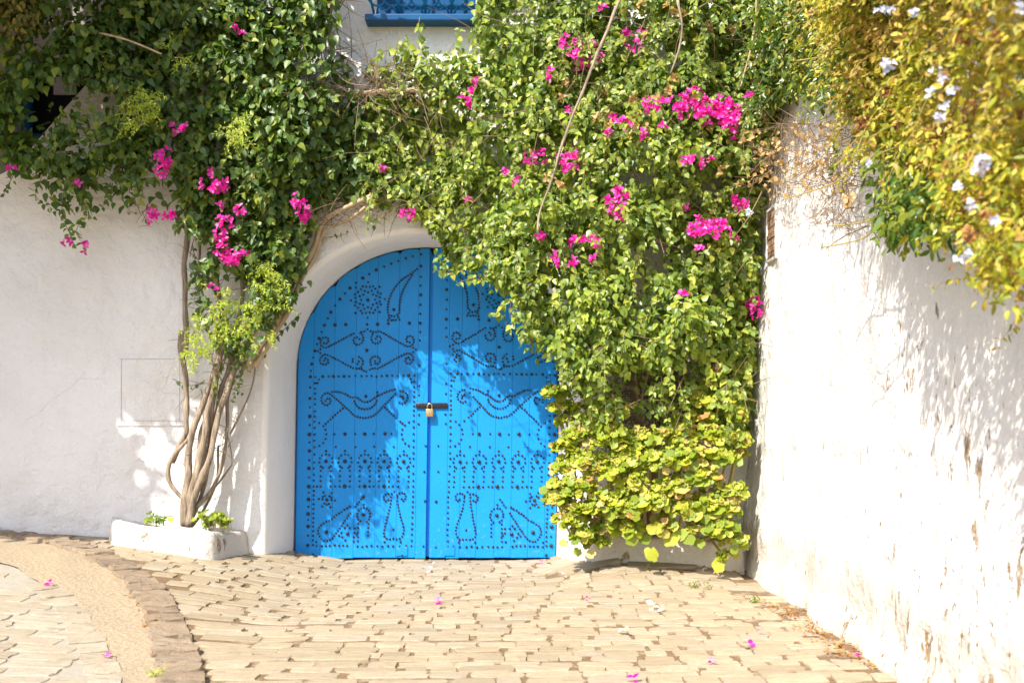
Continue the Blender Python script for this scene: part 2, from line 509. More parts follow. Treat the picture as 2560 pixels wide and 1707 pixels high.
# kerb centre line, road edge (world xy)
KERB = [G(*p)[:2] for p in [(452, 1720), (432, 1615), (396, 1517), (350, 1457), (284, 1408), (208, 1376), (126, 1353), (33, 1338)]]
KERB = [(KERB[0][0] + 0.05, 3.0), (KERB[0][0] + 0.02, 3.7)] + KERB + [(KERB[-1][0] - 0.9, KERB[-1][1] + 0.25)]
ROAD = [G(*p)[:2] for p in [(280, 1720), (257, 1630), (219, 1577), (191, 1512), (148, 1481), (70, 1440), (0, 1408)]]
ROAD = [(ROAD[0][0] + 0.03, 3.0), (ROAD[0][0] + 0.02, 3.7)] + ROAD + [(ROAD[-1][0] - 0.9, ROAD[-1][1] + 0.3)]
KC = np.array(catmull(KERB, 0.03))
RC = np.array(catmull(ROAD, 0.03))
def side_dist(C_, x, y):
    """signed distance to a curve, positive on the pavement side"""
    d = C_ - np.array([x, y])
    i = int(np.argmin((d ** 2).sum(1)))
    j = min(max(i, 1), len(C_) - 2)
    tg = C_[j + 1] - C_[j - 1]
    tg = tg / np.linalg.norm(tg)
    q = np.array([x, y]) - C_[i]
    return float(tg[1] * q[0] - tg[0] * q[1])
KX = lambda y: float(np.interp(y, KC[:, 1], KC[:, 0]))

WXY = [(0.5, 1.50), (4.30, 1.534), (4.67, 1.573), (5.12, 1.584), (5.68, 1.60), (6.06, 1.635), (6.52, 1.579), (7.43, 1.565), (7.7, 1.56)]
def wall_x(y):
    return np.interp(y, [a for a, b in WXY], [b for a, b in WXY])

# ground sheet: fine near, coarse to the horizon
def axis(lo, hi, step, far):
    a = list(np.arange(lo, hi + 1e-6, step))
    ext, s = [], step
    v = a[-1]
    while v < far:
        s *= 1.6
        v += s
        ext.append(v)
    pre, s = [], step
    v = a[0]
    while v > -far:
        s *= 1.6
        v -= s
        pre.append(v)
    return np.array(pre[::-1] + a + ext)
ax, ay = axis(-5, 2.2, 0.08, 220), axis(2.0, 8.6, 0.08, 220)
XX, YY = np.meshgrid(ax, ay, indexing='ij')
ZZ = gz(XX, YY) - 0.0065 + 0.003 * vnoise(XX * 9, YY * 9, 0, 77)
V = np.stack([XX.ravel(), YY.ravel(), ZZ.ravel()], 1)
nx, ny = len(ax), len(ay)
ii, jj = np.meshgrid(np.arange(nx - 1), np.arange(ny - 1), indexing='ij')
b0 = (ii * ny + jj).ravel()
F = np.stack([b0, b0 + ny, b0 + ny + 1, b0 + 1], 1)
ground = link("ground", new_mesh("ground", V, F, True), M_dirt, kind='structure')

# gutter and road beds as raised strips
def strip(name, left, right, mat, lift, n=10, kind='structure', jit=0.0):
    L = np.array(catmull(left, 0.08))
    n_s = len(L)
    Rr = np.array(catmull(right, 0.05))
    Rr = Rr[np.linspace(0, len(Rr) - 1, n_s).astype(int)]
    V = []
    for a, b in zip(L, Rr):
        for k in range(n + 1):
            q = a + (b - a) * k / n
            V.append((q[0], q[1], gzf(*q) + lift + jit * float(vnoise(q[0] * 6, q[1] * 6, 0, 9))))
    V = np.array(V)
    i, j = np.meshgrid(np.arange(n_s - 1), np.arange(n), indexing='ij')
    b0 = (i * (n + 1) + j).ravel()
    F = np.stack([b0, b0 + 1, b0 + n + 2, b0 + n + 1], 1)
    return link(name, new_mesh(name, V, F, True), mat, kind=kind)
kerb_left = [(x - 0.05, y - 0.04) for x, y in KERB]
gutter = strip("gutter", ROAD, kerb_left, M_gutter, 0.002, 10, jit=0.008)
road = strip("road", [(x - 3.0, y - 0.3) for x, y in ROAD], ROAD, M_mortar, -0.001, 30)

# ------------------------------------------------------------------ stones
def stone_variant(seed, rough=1.0):
    r = random.Random(seed)
    # outline of a worn rectangle in the unit square, 12 points
    base = [(-.5, -.5), (-.18, -.5), (.16, -.5), (.5, -.5), (.5, -.1), (.5, .2), (.5, .5), (.2, .5), (-.15, .5), (-.5, .5), (-.5, .15), (-.5, -.2)]
    o = []
    for i, (x, y) in enumerate(base):
        corner = i in (0, 3, 6, 9)
        sh = r.uniform(0.86, 0.99) if corner else r.uniform(0.94, 1.03)
        o.append((x * sh + r.uniform(-.02, .02) * rough, y * sh + r.uniform(-.045, .045) * rough))
    V = [(x * 1.01, y * 1.03, -1.2) for x, y in o]
    V += [(x, y, -0.22 + r.uniform(-.12, .12)) for x, y in o]
    V += [(x * 0.972, y * 0.945, 0.0 + r.uniform(-.07, .07) * rough) for x, y in o]
    V += [(0.2 * r.uniform(-1, 1), 0.1 * r.uniform(-1, 1), r.uniform(0.0, 0.14))]
    n = 12
    F = []
    for k in range(n):
        k2 = (k + 1) % n
        F += [(k, k2, n + k2, n + k), (n + k, n + k2, 2 * n + k2, 2 * n + k), (2 * n + k, 2 * n + k2, 3 * n)]
    return V, F
STONES = [stone_variant(100 + i) for i in range(28)]
KSTONES = [stone_variant(300 + i, 1.8) for i in range(12)]

def stone_matrix(x, y, w, d, rot, h, lift, rnd):
    e = 0.06
    nrm = Vector((-(gzf(x + e, y) - gzf(x - e, y)) / (2 * e), -(gzf(x, y + e) - gzf(x, y - e)) / (2 * e), 1))
    nrm += Vector((rnd.uniform(-.02, .02), rnd.uniform(-.03, .03), 0))
    nrm.normalize()
    xa = Vector((math.cos(rot), math.sin(rot), 0))
    xa = (xa - nrm * xa.dot(nrm)).normalized()
    ya = nrm.cross(xa)
    m = Matrix.Identity(4)
    for i in range(3):
        m[i][0], m[i][1], m[i][2] = xa[i] * w, ya[i] * d, nrm[i] * h
    m[0][3], m[1][3], m[2][3] = x, y, gzf(x, y) + lift
    return m

def in_frame(x, y, z):
    px = 1280 + x / y * FPX
    py = 1040 - (z - EYE) / y * FPX
    return -40 < px < 2600 and -40 < py < 1760

def lay(parent, piece, mat, items, variants, rnd, limit=300):
    """items: matrices; the largest in view become objects of their own, the rest one stuff part"""
    meshes = [new_mesh(piece, v, f, False) for v, f in variants]
    for m_ in meshes:
        m_.materials.append(mat)
    def key(m):
        x, y, z = m.translation
        s = abs(m.col[0].length * m.col[1].length) / (y * y * y)
        return -s if in_frame(x, y, z) else 1.0
    items = sorted(items, key=key)
    for m in items[:limit]:
        o = link(piece, meshes[rnd.randrange(len(meshes))], None, parent)
        o.matrix_world = m
    if len(items) > limit:
        mb = MB()
        for m in items[limit:]:
            v, f = variants[rnd.randrange(len(variants))]
            mb.add([m @ Vector(q) for q in v], f)
        mb.build(piece, mat, parent, kind='stuff')

rnd = random.Random(21)
# pavement in front of the door: courses of narrow pale stones
pave_bed_pts = None
pavement = link("pavement", None, kind='structure')
items = []
y = 3.15
SLABS = [(0.50, 7.28, 0.42, 0.24, 0.2), (0.98, 7.22, 0.46, 0.22, 0.12), (0.26, 7.5, 0.36, 0.22, 0.5), (0.72, 7.06, 0.34, 0.15, 0.1), (1.33, 7.15, 0.3, 0.2, 0)]
while y < 7.98:
    pitch = rnd.uniform(0.088, 0.128)
    yc = y + pitch / 2
    ph, am = rnd.uniform(0, 6), rnd.uniform(0.01, 0.03)
    x = KX(min(yc, 6.6)) + 0.12 + rnd.uniform(0, 0.05)
    if yc > 6.4:
        x = -4.3
    while x < 1.62:
        wide = x < KX(min(yc, 6.4)) + 0.75 and yc < 5.6
        w = rnd.uniform(0.17, 0.36) if wide else rnd.choice([rnd.uniform(0.09, 0.14), rnd.uniform(0.12, 0.19), rnd.uniform(0.13, 0.20), rnd.uniform(0.18, 0.26)])
        xc = x + w / 2
        yy = yc + am * math.sin(1.3 * xc + ph) + 0.03 * math.sin(0.9 * xc + 0.6) + 0.018 * (xc - 0.3)
        ok = side_dist(KC, xc, yy) > 0.10 + w * 0.35 and xc + w / 2 < wall_x(yy) + 0.05
        ok = ok and not (yy > 7.1 and 0.15 < xc < 1.55 and any(abs(xc - a) < b_ / 2 + w / 2 - .02 and abs(yy - b) < c_ / 2 + .04 for a, b, b_, c_, _ in SLABS))
        ok = ok and not (yy > 7.50 and not (-1.72 < xc < 0.36)) and yy < 8.02
        if ok:
            rough_edge = xc > wall_x(yy) - 0.35
            if not (rough_edge and rnd.random() < 0.3):
                dd = pitch * rnd.uniform(0.98, 1.07)
                if rnd.random() < 0.07:
                    dd *= 0.75
                slope = 1.3 * am * math.cos(1.3 * xc + ph) + 0.027 * math.cos(0.9 * xc + 0.6) + 0.018
                items.append(stone_matrix(xc, yy, w, dd, slope + rnd.uniform(-.02, .02), rnd.uniform(0.018, 0.026), rnd.uniform(-.003, .003), rnd))
        gap = rnd.choice([0.0, 0.002, 0.004, 0.016, 0.022, 0.030]) if not wide else rnd.choice([0.005, 0.008, 0.012, 0.03])
        x += w + gap
    y += pitch + rnd.choice([-0.002, 0.0, 0.001, 0.004])
for a, b, w, d_, r_ in SLABS:
    items.append(stone_matrix(a, b, w, d_, r_, 0.03, 0.006, rnd))
lay(pavement, "paving_stone", M_paver, items, STONES, rnd)

# street to the left, stones set in mortar
items = []
y = 3.0
while y < 6.6:
    pitch = rnd.uniform(0.085, 0.12)
    yc = y + pitch / 2
    x = -3.6
    while x < 0:
        w = rnd.uniform(0.16, 0.30)
        xc = x + w / 2
        yy = yc + 0.03 * math.sin(1.5 * xc) - 0.03 * (xc + 1.5)
        if side_dist(RC, xc, yy) < -0.02 - w * 0.36:
            items.append(stone_matrix(xc, yy, w, pitch * 0.95, 0.045 * math.cos(1.5 * xc) - 0.03 + rnd.uniform(-.03, .03), 0.016, 0.004, rnd))
        x += w + rnd.choice([0.01, 0.016, 0.024])
    y += pitch + rnd.choice([0.004, 0.010, 0.016])
# a row of edge stones along the gutter
s = 0.0
i = 0
while i < len(RC) - 8:
    a, b = RC[i], RC[min(i + 6, len(RC) - 1)]
    c = (a + b) / 2
    ang = math.atan2(b[1] - a[1], b[0] - a[0]) - math.pi / 2
    nv = np.array([-math.cos(ang), -math.sin(ang)])
    if c[1] < 6.0:
        q = c + nv * 0.03
        items.append(stone_matrix(q[0], q[1], rnd.uniform(.12, .17), 0.155, ang, 0.02, 0.006, rnd))
    i += 6
lay(road, "road_stone", M_road, items, STONES, rnd)

kerb = link("kerb", None, kind='structure')
items = []
i = 0
while i < len(KC) - 9:
    stepn = rnd.choice([4, 5, 6, 7])
    a, b = KC[i], KC[min(i + stepn, len(KC) - 1)]
    c = (a + b) / 2
    ang = math.atan2(b[1] - a[1], b[0] - a[0]) - math.pi / 2
    items.append(stone_matrix(c[0], c[1], rnd.uniform(0.165, 0.205), float(np.linalg.norm(b - a)) * 0.97, ang + rnd.uniform(-.06, .06), 0.06, rnd.uniform(0.012, 0.03), rnd))
    i += stepn
lay(kerb, "kerb_stone", M_kerb, items, KSTONES, rnd)

# ------------------------------------------------------------------ the house wall with its arch
def lean(z):                       # the old doorway leans a little
    return 0.016 * z
ARC_CX, ARC_Z, ARC_A, ARC_B = -0.612, 1.356, 0.952, 0.905
def arch_outline(grow_side, grow_top, n=40, zb=-0.06):
    pts = [(-ARC_A - grow_side, zb), (-ARC_A - grow_side, 0.5), (-ARC_A - grow_side * 0.98, 1.0)]
    for k in range(n + 1):
        a = math.pi - math.pi * k / n
        ca, sa = math.cos(a), math.sin(a)
        ex = 0.955
        pts.append((math.copysign(abs(ca) ** ex, ca) * (ARC_A + grow_side), ARC_Z + (abs(sa) ** ex) * (ARC_B + grow_top)))
    pts += [(ARC_A + grow_side * 0.98, 1.0), (ARC_A + grow_side, 0.5), (ARC_A + grow_side, zb)]
    return [(x + ARC_CX - 0.016 * 1.36 + lean(z), z) for x, z in pts]

house = thing("house", "white plastered house wall with deep arched doorway and blue grilled window high up", "house", (0, 0, 0))
def wob(o, amp, seed):
    return [(x + amp * float(vnoise(x * 3, z * 3, 0, seed)), z + amp * float(vnoise(x * 3 + 9, z * 3, 0, seed + 1))) for x, z in o]
door_out = arch_outline(0.004, 0.004)
ring0 = wob(arch_outline(0.150, 0.066), 0.006, 5)
ring1 = wob(arch_outline(0.122, 0.042), 0.006, 5)
ring2 = wob(arch_outline(0.108, 0.028), 0.006, 5)
mid = wob(arch_outline(0.055, 0.012), 0.004, 6)
mb = MB()
rings = [(ring0, WALL_Y), (ring1, WALL_Y + 0.008), (ring2, WALL_Y + 0.035), (mid, WALL_Y + 0.22), (door_out, DOOR_Y), (door_out, DOOR_Y + 0.07)]
V, F = [], []
m = len(ring0)
for o, yy in rings:
    V += [(x, yy, z) for x, z in o]
for i in range(len(rings) - 1):
    for k in range(m - 1):
        F.append((i * m + k, i * m + k + 1, (i + 1) * m + k + 1, (i + 1) * m + k))
mb.add(V, F).build("arch_surround", M_arch, house, True)

# front of the wall: outline with the arch cut out of it and the stepped top on the left
tl = [P(-60, 470, WALL_Y), P(40, 415, WALL_Y), P(165, 268, WALL_Y), P(235, 190, WALL_Y), P(330, 40, WALL_Y)]
outline = [(x, z) for x, z in ring0]
right = [(2.4, -0.06), (2.4, 5.6), (-2.35, 5.6)]
left = [(p.x, p.z) for p in tl[::-1]] + [(-7.0, P(-60, 470, WALL_Y).z - 0.1), (-7.0, -0.06)]
poly = outline + right + left
n = len(poly)
bm = bmesh.new()
fv = [bm.verts.new((x, WALL_Y, z)) for x, z in poly]
ff = bm.faces.new(fv)
bv = [bm.verts.new((x, WALL_Y + 0.4, z)) for x, z in poly]
bm.faces.new(bv[::-1])
for k in range(n):
    k2 = (k + 1) % n
    if k < m - 1:
        continue
    bm.faces.new((fv[k], bv[k], bv[k2], fv[k2]))
bm.normal_update()
bmesh.ops.triangulate(bm, faces=bm.faces[:], ngon_method='EAR_CLIP')
me = bpy.data.meshes.new("wall")
bm.to_mesh(me)
bm.free()
link("wall", me, M_plaster, house)
# rooms behind: a dark inner shell so that no daylight shows through the cracks
MB().box(-1.75, 0.55, 8.12, 9.2, -0.3, 2.6).build("inner_wall", M_void, house)

# incised rectangle left of the vine
a, b = P(293, 886, WALL_Y), P(462, 1064, WALL_Y)
mb = MB()
for (x0, x1, z0, z1) in ((a.x, b.x, a.z - 0.03, a.z), (a.x, b.x, b.z, b.z + 0.032), (a.x, a.x + 0.03, b.z + 0.033, a.z - 0.031), (b.x - 0.03, b.x, b.z + 0.033, a.z - 0.031)):
    mb.box(x0, x1, WALL_Y - 0.009, WALL_Y + 0.01, z0, z1, 0.003)
mb.box(a.x + 0.034, b.x - 0.034, WALL_Y - 0.0075, WALL_Y + 0.01, b.z + 0.036, a.z - 0.034, 0.003)
mb.build("plastered_panel", M_plaster, house)

# window above: deep blue sill, bellied grille, shutters
win = MB()
xa, xb = P(918, 50, WALL_Y).x, P(1215, 50, WALL_Y).x
z0 = P(918, 55, WALL_Y - 0.1).z
win.box(xa, xb, WALL_Y - 0.13, WALL_Y + 0.01, z0, z0 + 0.045, 0.008)
window = win.build("window", M_blue_dark, house)
MB().box(xa + 0.07, xb - 0.05, WALL_Y - 0.012, WALL_Y + 0.02, z0 + 0.046, 5.2).build("shutter", M_blue_dark, window)
def belly(u, v):
    """u across 0..1, v height in metres above the sill"""
    p = 0.085 + 0.30 * math.sin(min(v / 0.75, 1.0) * math.pi * 0.5) ** 0.8 - (0.25 * max(0, v - 0.7) / 0.5)
    grow = 0.10 * math.sin(min(v / 0.75, 1.0) * math.pi * 0.5)
    return Vector((xa + 0.06 - grow + u * (xb - xa - 0.12 + 2 * grow), WALL_Y - p, z0 + 0.05 + v))
def spiral(cu, cv, ru, turns, a0, hand):
    pts = []
    for k in range(int(turns * 16) + 1):
        a = a0 + hand * k / 16 * 2 * math.pi
        rr = ru * (1 - 0.85 * k / (turns * 16))
        pts.append(belly(cu + rr * math.cos(a) / 0.8, max(0.0, cv + rr * math.sin(a))))
    return pts
grille = MB()
for v in (0.0, 0.62, 1.2):
    grille.tube([belly(k / 12, v) for k in range(13)], 0.009, 6)
for u in (0.0, 0.25, 0.5, 0.75, 1.0):
    grille.tube([belly(u, v) for v in np.linspace(0, 1.2, 16)], 0.009, 6)
for b0_ in (0.0, 0.25, 0.5, 0.75):
    for (cu, cv, hand, a0) in ((0.065, 0.115, 1, 0.3), (0.185, 0.115, -1, 2.8), (0.065, 0.38, -1, 5.5), (0.185, 0.40, 1, 4.0), (0.12, 0.80, 1, 0), (0.12, 1.0, -1, 2)):
        grille.tube(spiral(b0_ + cu, cv, 0.10, 2.1, a0, hand), 0.0075, 5)
    grille.tube([belly(b0_ + u, v) for u, v in ((0.02, 0.0), (0.06, 0.05), (0.125, 0.02), (0.19, 0.05), (0.23, 0.0))], 0.008, 5)
    grille.tube([belly(b0_ + u, v) for u, v in ((0.0, 0.25), (0.06, 0.27), (0.125, 0.22), (0.19, 0.27), (0.25, 0.25))], 0.008, 5)
grille.build("grille", M_blue_iron, window, True)

# ------------------------------------------------------------------ the two door leaves
def top_of(x):
    o = arch_outline(-0.004, -0.004)
    arc = [(px_, z) for px_, z in o if z > 0.4]
    arc = sorted(arc)
    return float(np.interp(x, [p[0] for p in arc], [p[1] for p in arc]))
sx = lambda px: (px - 1280) / FPX * DOOR_Y
def plank_mesh(pl, pr, seed):
    """pl, pr: photo x of the plank's sides at the sill; sides lean with the doorway"""
    r = random.Random(seed)
    zb = 0.012 + r.uniform(-.003, .004)
    lo, hi = sx(pl) + 0.0005, sx(pr) - 0.0005
    def side(x, z):
        return x + lean(z) * 0.93
    # outline going round the front face
    zt_l = zt_r = None
    pts_l, pts_r = [], []
    for z in np.linspace(zb, 2.35, 90):
        xl, xr = side(lo, z), side(hi, z)
        lim = [p for p in arch_outline(-0.004, -0.004)]
        zl = top_of(xl)
        zr = top_of(xr)
        if z <= zl:
            pts_l.append((xl, z))
        if z <= zr:
            pts_r.append((xr, z))
    pts_l = [pts_l[0]] + pts_l[10:-1:14] + [pts_l[-1]] if len(pts_l) > 12 else pts_l[:1] + pts_l[-1:]
    pts_r = [pts_r[0]] + pts_r[10:-1:14] + [pts_r[-1]] if len(pts_r) > 12 else pts_r[:1] + pts_r[-1:]
    xl, xr = pts_l[-1][0], pts_r[-1][0]
    tops = [(x, top_of(x)) for x in np.linspace(xl, xr, 6)]
    loop = pts_l + tops[1:-1] + pts_r[::-1]
    loop = [(min(max(x, ARC_CX - 0.0218 + lean(z) - ARC_A + 0.003), ARC_CX - 0.0218 + lean(z) + ARC_A - 0.003), z) for x, z in loop]
    cxm = sum(x for x, z in loop) / len(loop)
    czm = sum(z for x, z in loop) / len(loop)
    nn = len(loop)
    ins = [(x + (0.0008 if x < cxm else -0.0008), z + (0.002 if z < 0.5 else -0.002)) for x, z in loop]
    y0 = DOOR_Y + r.uniform(-.0009, .0009)
    V = [(x, y0, z) for x, z in ins] + [(x, y0 + 0.0016, z) for x, z in loop] + [(x, y0 + 0.03, z) for x, z in loop]
    F = [tuple(range(nn))]
    for k in range(nn):
        k2 = (k + 1) % nn
        F += [(k, nn + k, nn + k2, k2), (nn + k, 2 * nn + k, 2 * nn + k2, nn + k2)]
    bm = bmesh.new()
    vs_ = [bm.verts.new(v) for v in V]
    for f in F:
        try:
            bm.faces.new([vs_[i] for i in f])
        except ValueError:
            pass
    bmesh.ops.recalc_face_normals(bm, faces=bm.faces[:])
    bmesh.ops.triangulate(bm, faces=[f for f in bm.faces if len(f.verts) > 4])
    me = bpy.data.meshes.new("plank")
    bm.to_mesh(me)
    bm.free()
    return me
def leaf_backing(pl, pr):
    o = arch_outline(-0.006, -0.006)
    V = []
    zs = np.linspace(0.02, 2.26, 26)
    for z in zs:
        half = ARC_A - 0.004 if z < ARC_Z else (ARC_A - 0.004) * math.sqrt(max(0.0, 1 - ((z - ARC_Z) / (ARC_B - 0.004)) ** 2))
        c = ARC_CX - 0.0218 + lean(z)
        l = max(sx(pl) + lean(z) * 0.93, c - half)
        r_ = min(sx(pr) + lean(z) * 0.93, c + half)
        if r_ < l:
            r_ = l
        V.append((l, r_, z))
    W, F = [], []
    for l, r_, z in V:
        W += [(l, DOOR_Y + 0.032, z), (r_, DOOR_Y + 0.032, z), (r_, DOOR_Y + 0.062, z), (l, DOOR_Y + 0.062, z)]
    for i in range(len(V) - 1):
        for k in range(4):
            k2 = (k + 1) % 4
            F.append((i * 4 + k, i * 4 + k2, i * 4 + 4 + k2, i * 4 + 4 + k))
    F += [(0, 1, 2, 3)]
    return new_mesh("door_leaf", W, F)

leaf_l = link("door_leaf", leaf_backing(735, 1076), M_blue, house)
leaf_r = link("door_leaf", leaf_backing(1078, 1398), M_blue, house)
for leaf, xs in ((leaf_l, [739, 777, 829, 882, 935.5, 989, 1037, 1063.5]), (leaf_r, [1072.5, 1115, 1147, 1189, 1234, 1275, 1318, 1360, 1393])):
    for i in range(len(xs) - 1):
        link("plank", plank_mesh(xs[i], xs[i + 1], int(xs[i])), M_blue, leaf)

# studs traced in photo pixels
CR = 3.734
c1 = lambda p: (720 + p[0] / CR, 600 + p[1] / CR)
c3 = lambda p: (720 + p[0] / CR, 1000 + p[1] / CR)
studs = []
def pts_(f, s, r):
    for p in s:
        q = f(p)
        studs.append((q[0], q[1], r))
SM, MD, BG = 2.75, 3.4, 4.6
def chain(f, pts, step=26.0, r=SM):
    for q in catmull(pts, step):
        w_ = f(q)
        studs.append((w_[0], w_[1], r))
pts_(c1, [(1240,135),(1240,245),(1100,172),(963,222)], MD)
pts_(c1, [(1163,153),(1029,197),(898,249),(760,319),(633,400),(532,499),(441,612),(372,731),(313,857),(272,972),(237,1097),(214,1220),(207,1375),(205,1560),
          (1240,344),(1237,426),(1234,604),(1234,689),(1232,858),(1231,935),(1225,1171),(1224,1358),(1221,1445)], SM)
pts_(c1, [(824,280),(698,356),(578,449),(485,553),(400,674),(340,795),(290,918),(252,1034),(222,1157),(209,1277),(204,1478),(1238,512),(1233,776)], BG - .6)
pts_(c1, [(749,394),(697,433),(730,437),(765,437),(795,432),(855,437),(632,445),(682,461),(716,476),(748,489),(780,475),(815,456),(838,488),(865,501),(655,486),(625,508),(670,525),(702,510),(793,508),(824,521),(856,535),(812,555),(683,560),(629,541),(631,580),(587,564),(623,611),(671,595),(701,606),(791,605),(826,590),(856,576),(866,603),(837,627),(655,632),(712,642),(746,628),(777,638),(813,653),(855,672),(678,660),(629,681),(692,684),(727,680),(764,676),(796,680),(744,725),(902,551)], SM)
chain(c1, [(1205,272),(1145,318),(1086,355),(1032,402),(990,456),(960,512),(940,568),(932,620),(932,672),(945,718),(934,750)])
chain(c1, [(1160,330),(1117,389),(1085,446),(1062,500),(1047,558),(1040,617),(1037,680),(1020,700),(1027,722),(1041,744)])
pts_(c1, [(965,708),(992,712),(963,749),(985,747),(1008,747),(742,833),(281,1037),(302,1018),(302,1055),(1193,1022),(1168,1005),(1168,1046)], SM)
pts_(c1, [(746,562),(987,650),(438,793),(540,789),(836,786),(1133,776),(735,1030),(726,1458)], BG - .4)
pts_(c1, [(738,787),(935,780)], MD)
chain(c1, [(613,873),(500,932),(400,985),(350,1006),(317,993),(303,968),(307,940),(325,914),(345,909),(370,917),(378,940),(368,960),(350,968),(335,962)])
chain(c1, [(607,1195),(545,1164),(485,1130),(432,1106),(390,1081),(345,1068),(320,1080),(303,1103),(298,1130),(310,1153),(340,1163),(365,1155),(377,1135),(368,1113),(346,1106),(335,1125)])
chain(c1, [(712,853),(668,864),(687,874),(700,900),(703,927),(695,952),(675,971),(648,977),(621,966),(610,940),(620,913),(650,908),(667,924)])
chain(c1, [(772,850),(803,860),(852,853),(897,874),(965,914),(1038,955),(1105,990),(1132,994),(1155,982),(1172,958),(1173,930),(1160,904),(1138,895),(1112,904),(1103,930),(1115,950),(1135,955)])
chain(c1, [(787,880),(778,905),(780,935),(797,960),(825,967),(852,958),(866,934),(864,908),(845,896),(825,902),(818,920)])
chain(c1, [(762,1210),(800,1195),(825,1202),(848,1194),(940,1144),(1015,1102),(1085,1068),(1112,1057),(1138,1060),(1157,1075),(1170,1100),(1160,1130),(1140,1150),(1125,1155),(1103,1145),(1095,1122),(1107,1100),(1130,1097),(1137,1115)])
chain(c1, [(775,1165),(768,1135),(775,1105),(795,1090),(820,1086),(848,1095),(858,1120),(848,1147),(826,1158),(808,1147),(812,1128)])
chain(c1, [(730,1227),(697,1214),(675,1200),(640,1200)])
chain(c1, [(686,1184),(697,1155),(700,1128),(685,1105),(663,1090)])
pts_(c1, [(660,1133),(648,1157),(605,1112),(603,1136)], SM)
pts_(c1, [(255,1277),(380,1273),(472,1273),(571,1272),(629,1269),(686,1270),(736,1268),(779,1268),(825,1275),(875,1268),(973,1265),(1025,1265),(1079,1264),(1180,1264)], SM)
pts_(c1, [(324,1273),(424,1272),(522,1272),(923,1265),(1125,1263)], BG - .8)
pts_(c1, [(289,1302),(274,1335),(252,1336),(253,1386),(253,1433),(252,1482),(252,1532),(1144,1297),(1151,1325),(1177,1323),(1176,1371),(1177,1413),(1177,1459),(1175,1506)], SM)
chain(c1, [(350,1500),(375,1475),(395,1487),(396,1515),(378,1537),(350,1540),(322,1522),(310,1490),(316,1460),(338,1437),(362,1427),(388,1435),(410,1452),(470,1499),(527,1554),(573,1592),(620,1639),(670,1655),(720,1659),(780,1646),(830,1614),(865,1576),(905,1534),(945,1494),(1000,1437)])
chain(c1, [(410,1417),(440,1415),(485,1420),(540,1440),(590,1468),(640,1468),(690,1505),(726,1512),(770,1500),(820,1465),(868,1442),(920,1415),(995,1395)])
chain(c1, [(610,1480),(628,1527),(655,1560),(690,1575),(723,1578),(770,1568),(810,1535),(825,1505),(835,1460),(833,1420)])
chain(c1, [(1048,1410),(1075,1411),(1100,1425),(1115,1450),(1115,1480),(1105,1500),(1088,1517),(1062,1525),(1040,1515)])
pts_(c1, [(1050,1456),(1068,1462),(1075,1480)], SM)
chain(c3, [(510,78),(440,138),(380,195),(330,243)], 30)
chain(c3, [(349,275),(357,320),(350,362),(330,396),(293,425)], 42)
chain(c3, [(905,70),(1005,163)], 30)
pts_(c3, [(292,213),(1045,198),(1066,215),(1090,233),(1066,273),(1059,315),(1069,362),(1092,401),(1126,424),(1127,204)], SM)
pts_(c3, [(205,66),(203,232),(201,393),(198,559),(196,720),(193,863),(191,995),(189,1116),(187,1262),(251,38),(250,105),(249,153),(248,201),(248,259),(248,320),(245,377),(246,437),(246,507),(243,581),(241,636),(242,694),(240,749),(240,806),(241,846),(240,887),(239,925),(238,970),(237,1013),(236,1056),(236,1099),(234,1140),(234,1178),(235,1220),(234,1264),(232,1305),(264,1322),(233,1350),(268,1360),
          (1176,12),(1176,54),(1173,95),(1173,139),(1173,194),(1172,251),(1171,313),(1171,375),(1171,434),(1170,492),(1170,543),(1168,611),(1168,684),(1168,749),(1167,803),(1167,851),(1166,897),(1165,945),(1163,992),(1161,1044),(1159,1092),(1158,1150),(1156,1200),(1155,1251),(1153,1308),(1150,1357),(1222,135),(1218,221),(1283,425),(1271,666),(1263,1361)], SM)
pts_(c3, [(203,151),(200,320),(200,473),(195,636),(194,806),(192,925),(188,1060),(187,1177),(185,1353)], BG)
pts_(c3, [(1277,940)], MD)
pts_(c3, [(433,318),(626,316),(800,314),(965,314),(446,437),(629,437),(804,434),(986,434)], SM)
pts_(c3, [(531,316),(716,315),(905,313),(363,928),(358,1229),(555,1245),(703,1068),(700,900),(528,804),(715,803),(895,804)], BG)
KEY = [(2,-97),(2,-65),(-34,-55),(31,-58),(-56,-30),(57,-30),(-62,10),(62,8),(-46,48),(47,45),(-28,60),(32,60),(-47,88),(-48,140),(-49,183),(46,88),(47,140),(45,185),(-49,235),(44,235)]
for kx in (353, 531, 716, 896, 1077):
    pts_(c3, [(kx + a_, 570 + b_) for a_, b_ in KEY], SM)
    pts_(c3, [(kx, 570)], BG)
pts_(c3, [(270,806),(438,804),(759,804),(797,804),(977,803)], SM)
for k in range(6):
    an = math.radians(k * 60 + 5)
    pts_(c3, [(363 + 42 * math.cos(an), 928 + 42 * math.sin(an)), (363 + 76 * math.cos(an), 928 + 76 * math.sin(an)), (363 + 46 * math.cos(an + .52), 928 + 46 * math.sin(an + .52))][: 3 if k % 2 else 2], SM)
chain(c3, [(500,1040),(450,1072),(404,1110),(350,1138),(305,1168),(285,1197),(280,1227),(290,1258),(322,1303),(348,1310),(378,1308),(405,1292),(425,1270),(458,1222),(480,1195),(512,1150),(545,1103),(580,1050)], 29)
chain(c3, [(700,900),(628,992)], 30)
chain(c3, [(676,1127),(655,1113),(645,1067),(663,1020),(705,1000),(750,1024),(767,1072),(750,1117),(735,1132)], 28)
chain(c3, [(655,1148),(653,1190),(650,1225),(653,1270),(650,1312)], 40)
chain(c3, [(750,1152),(748,1220),(747,1262)], 37)
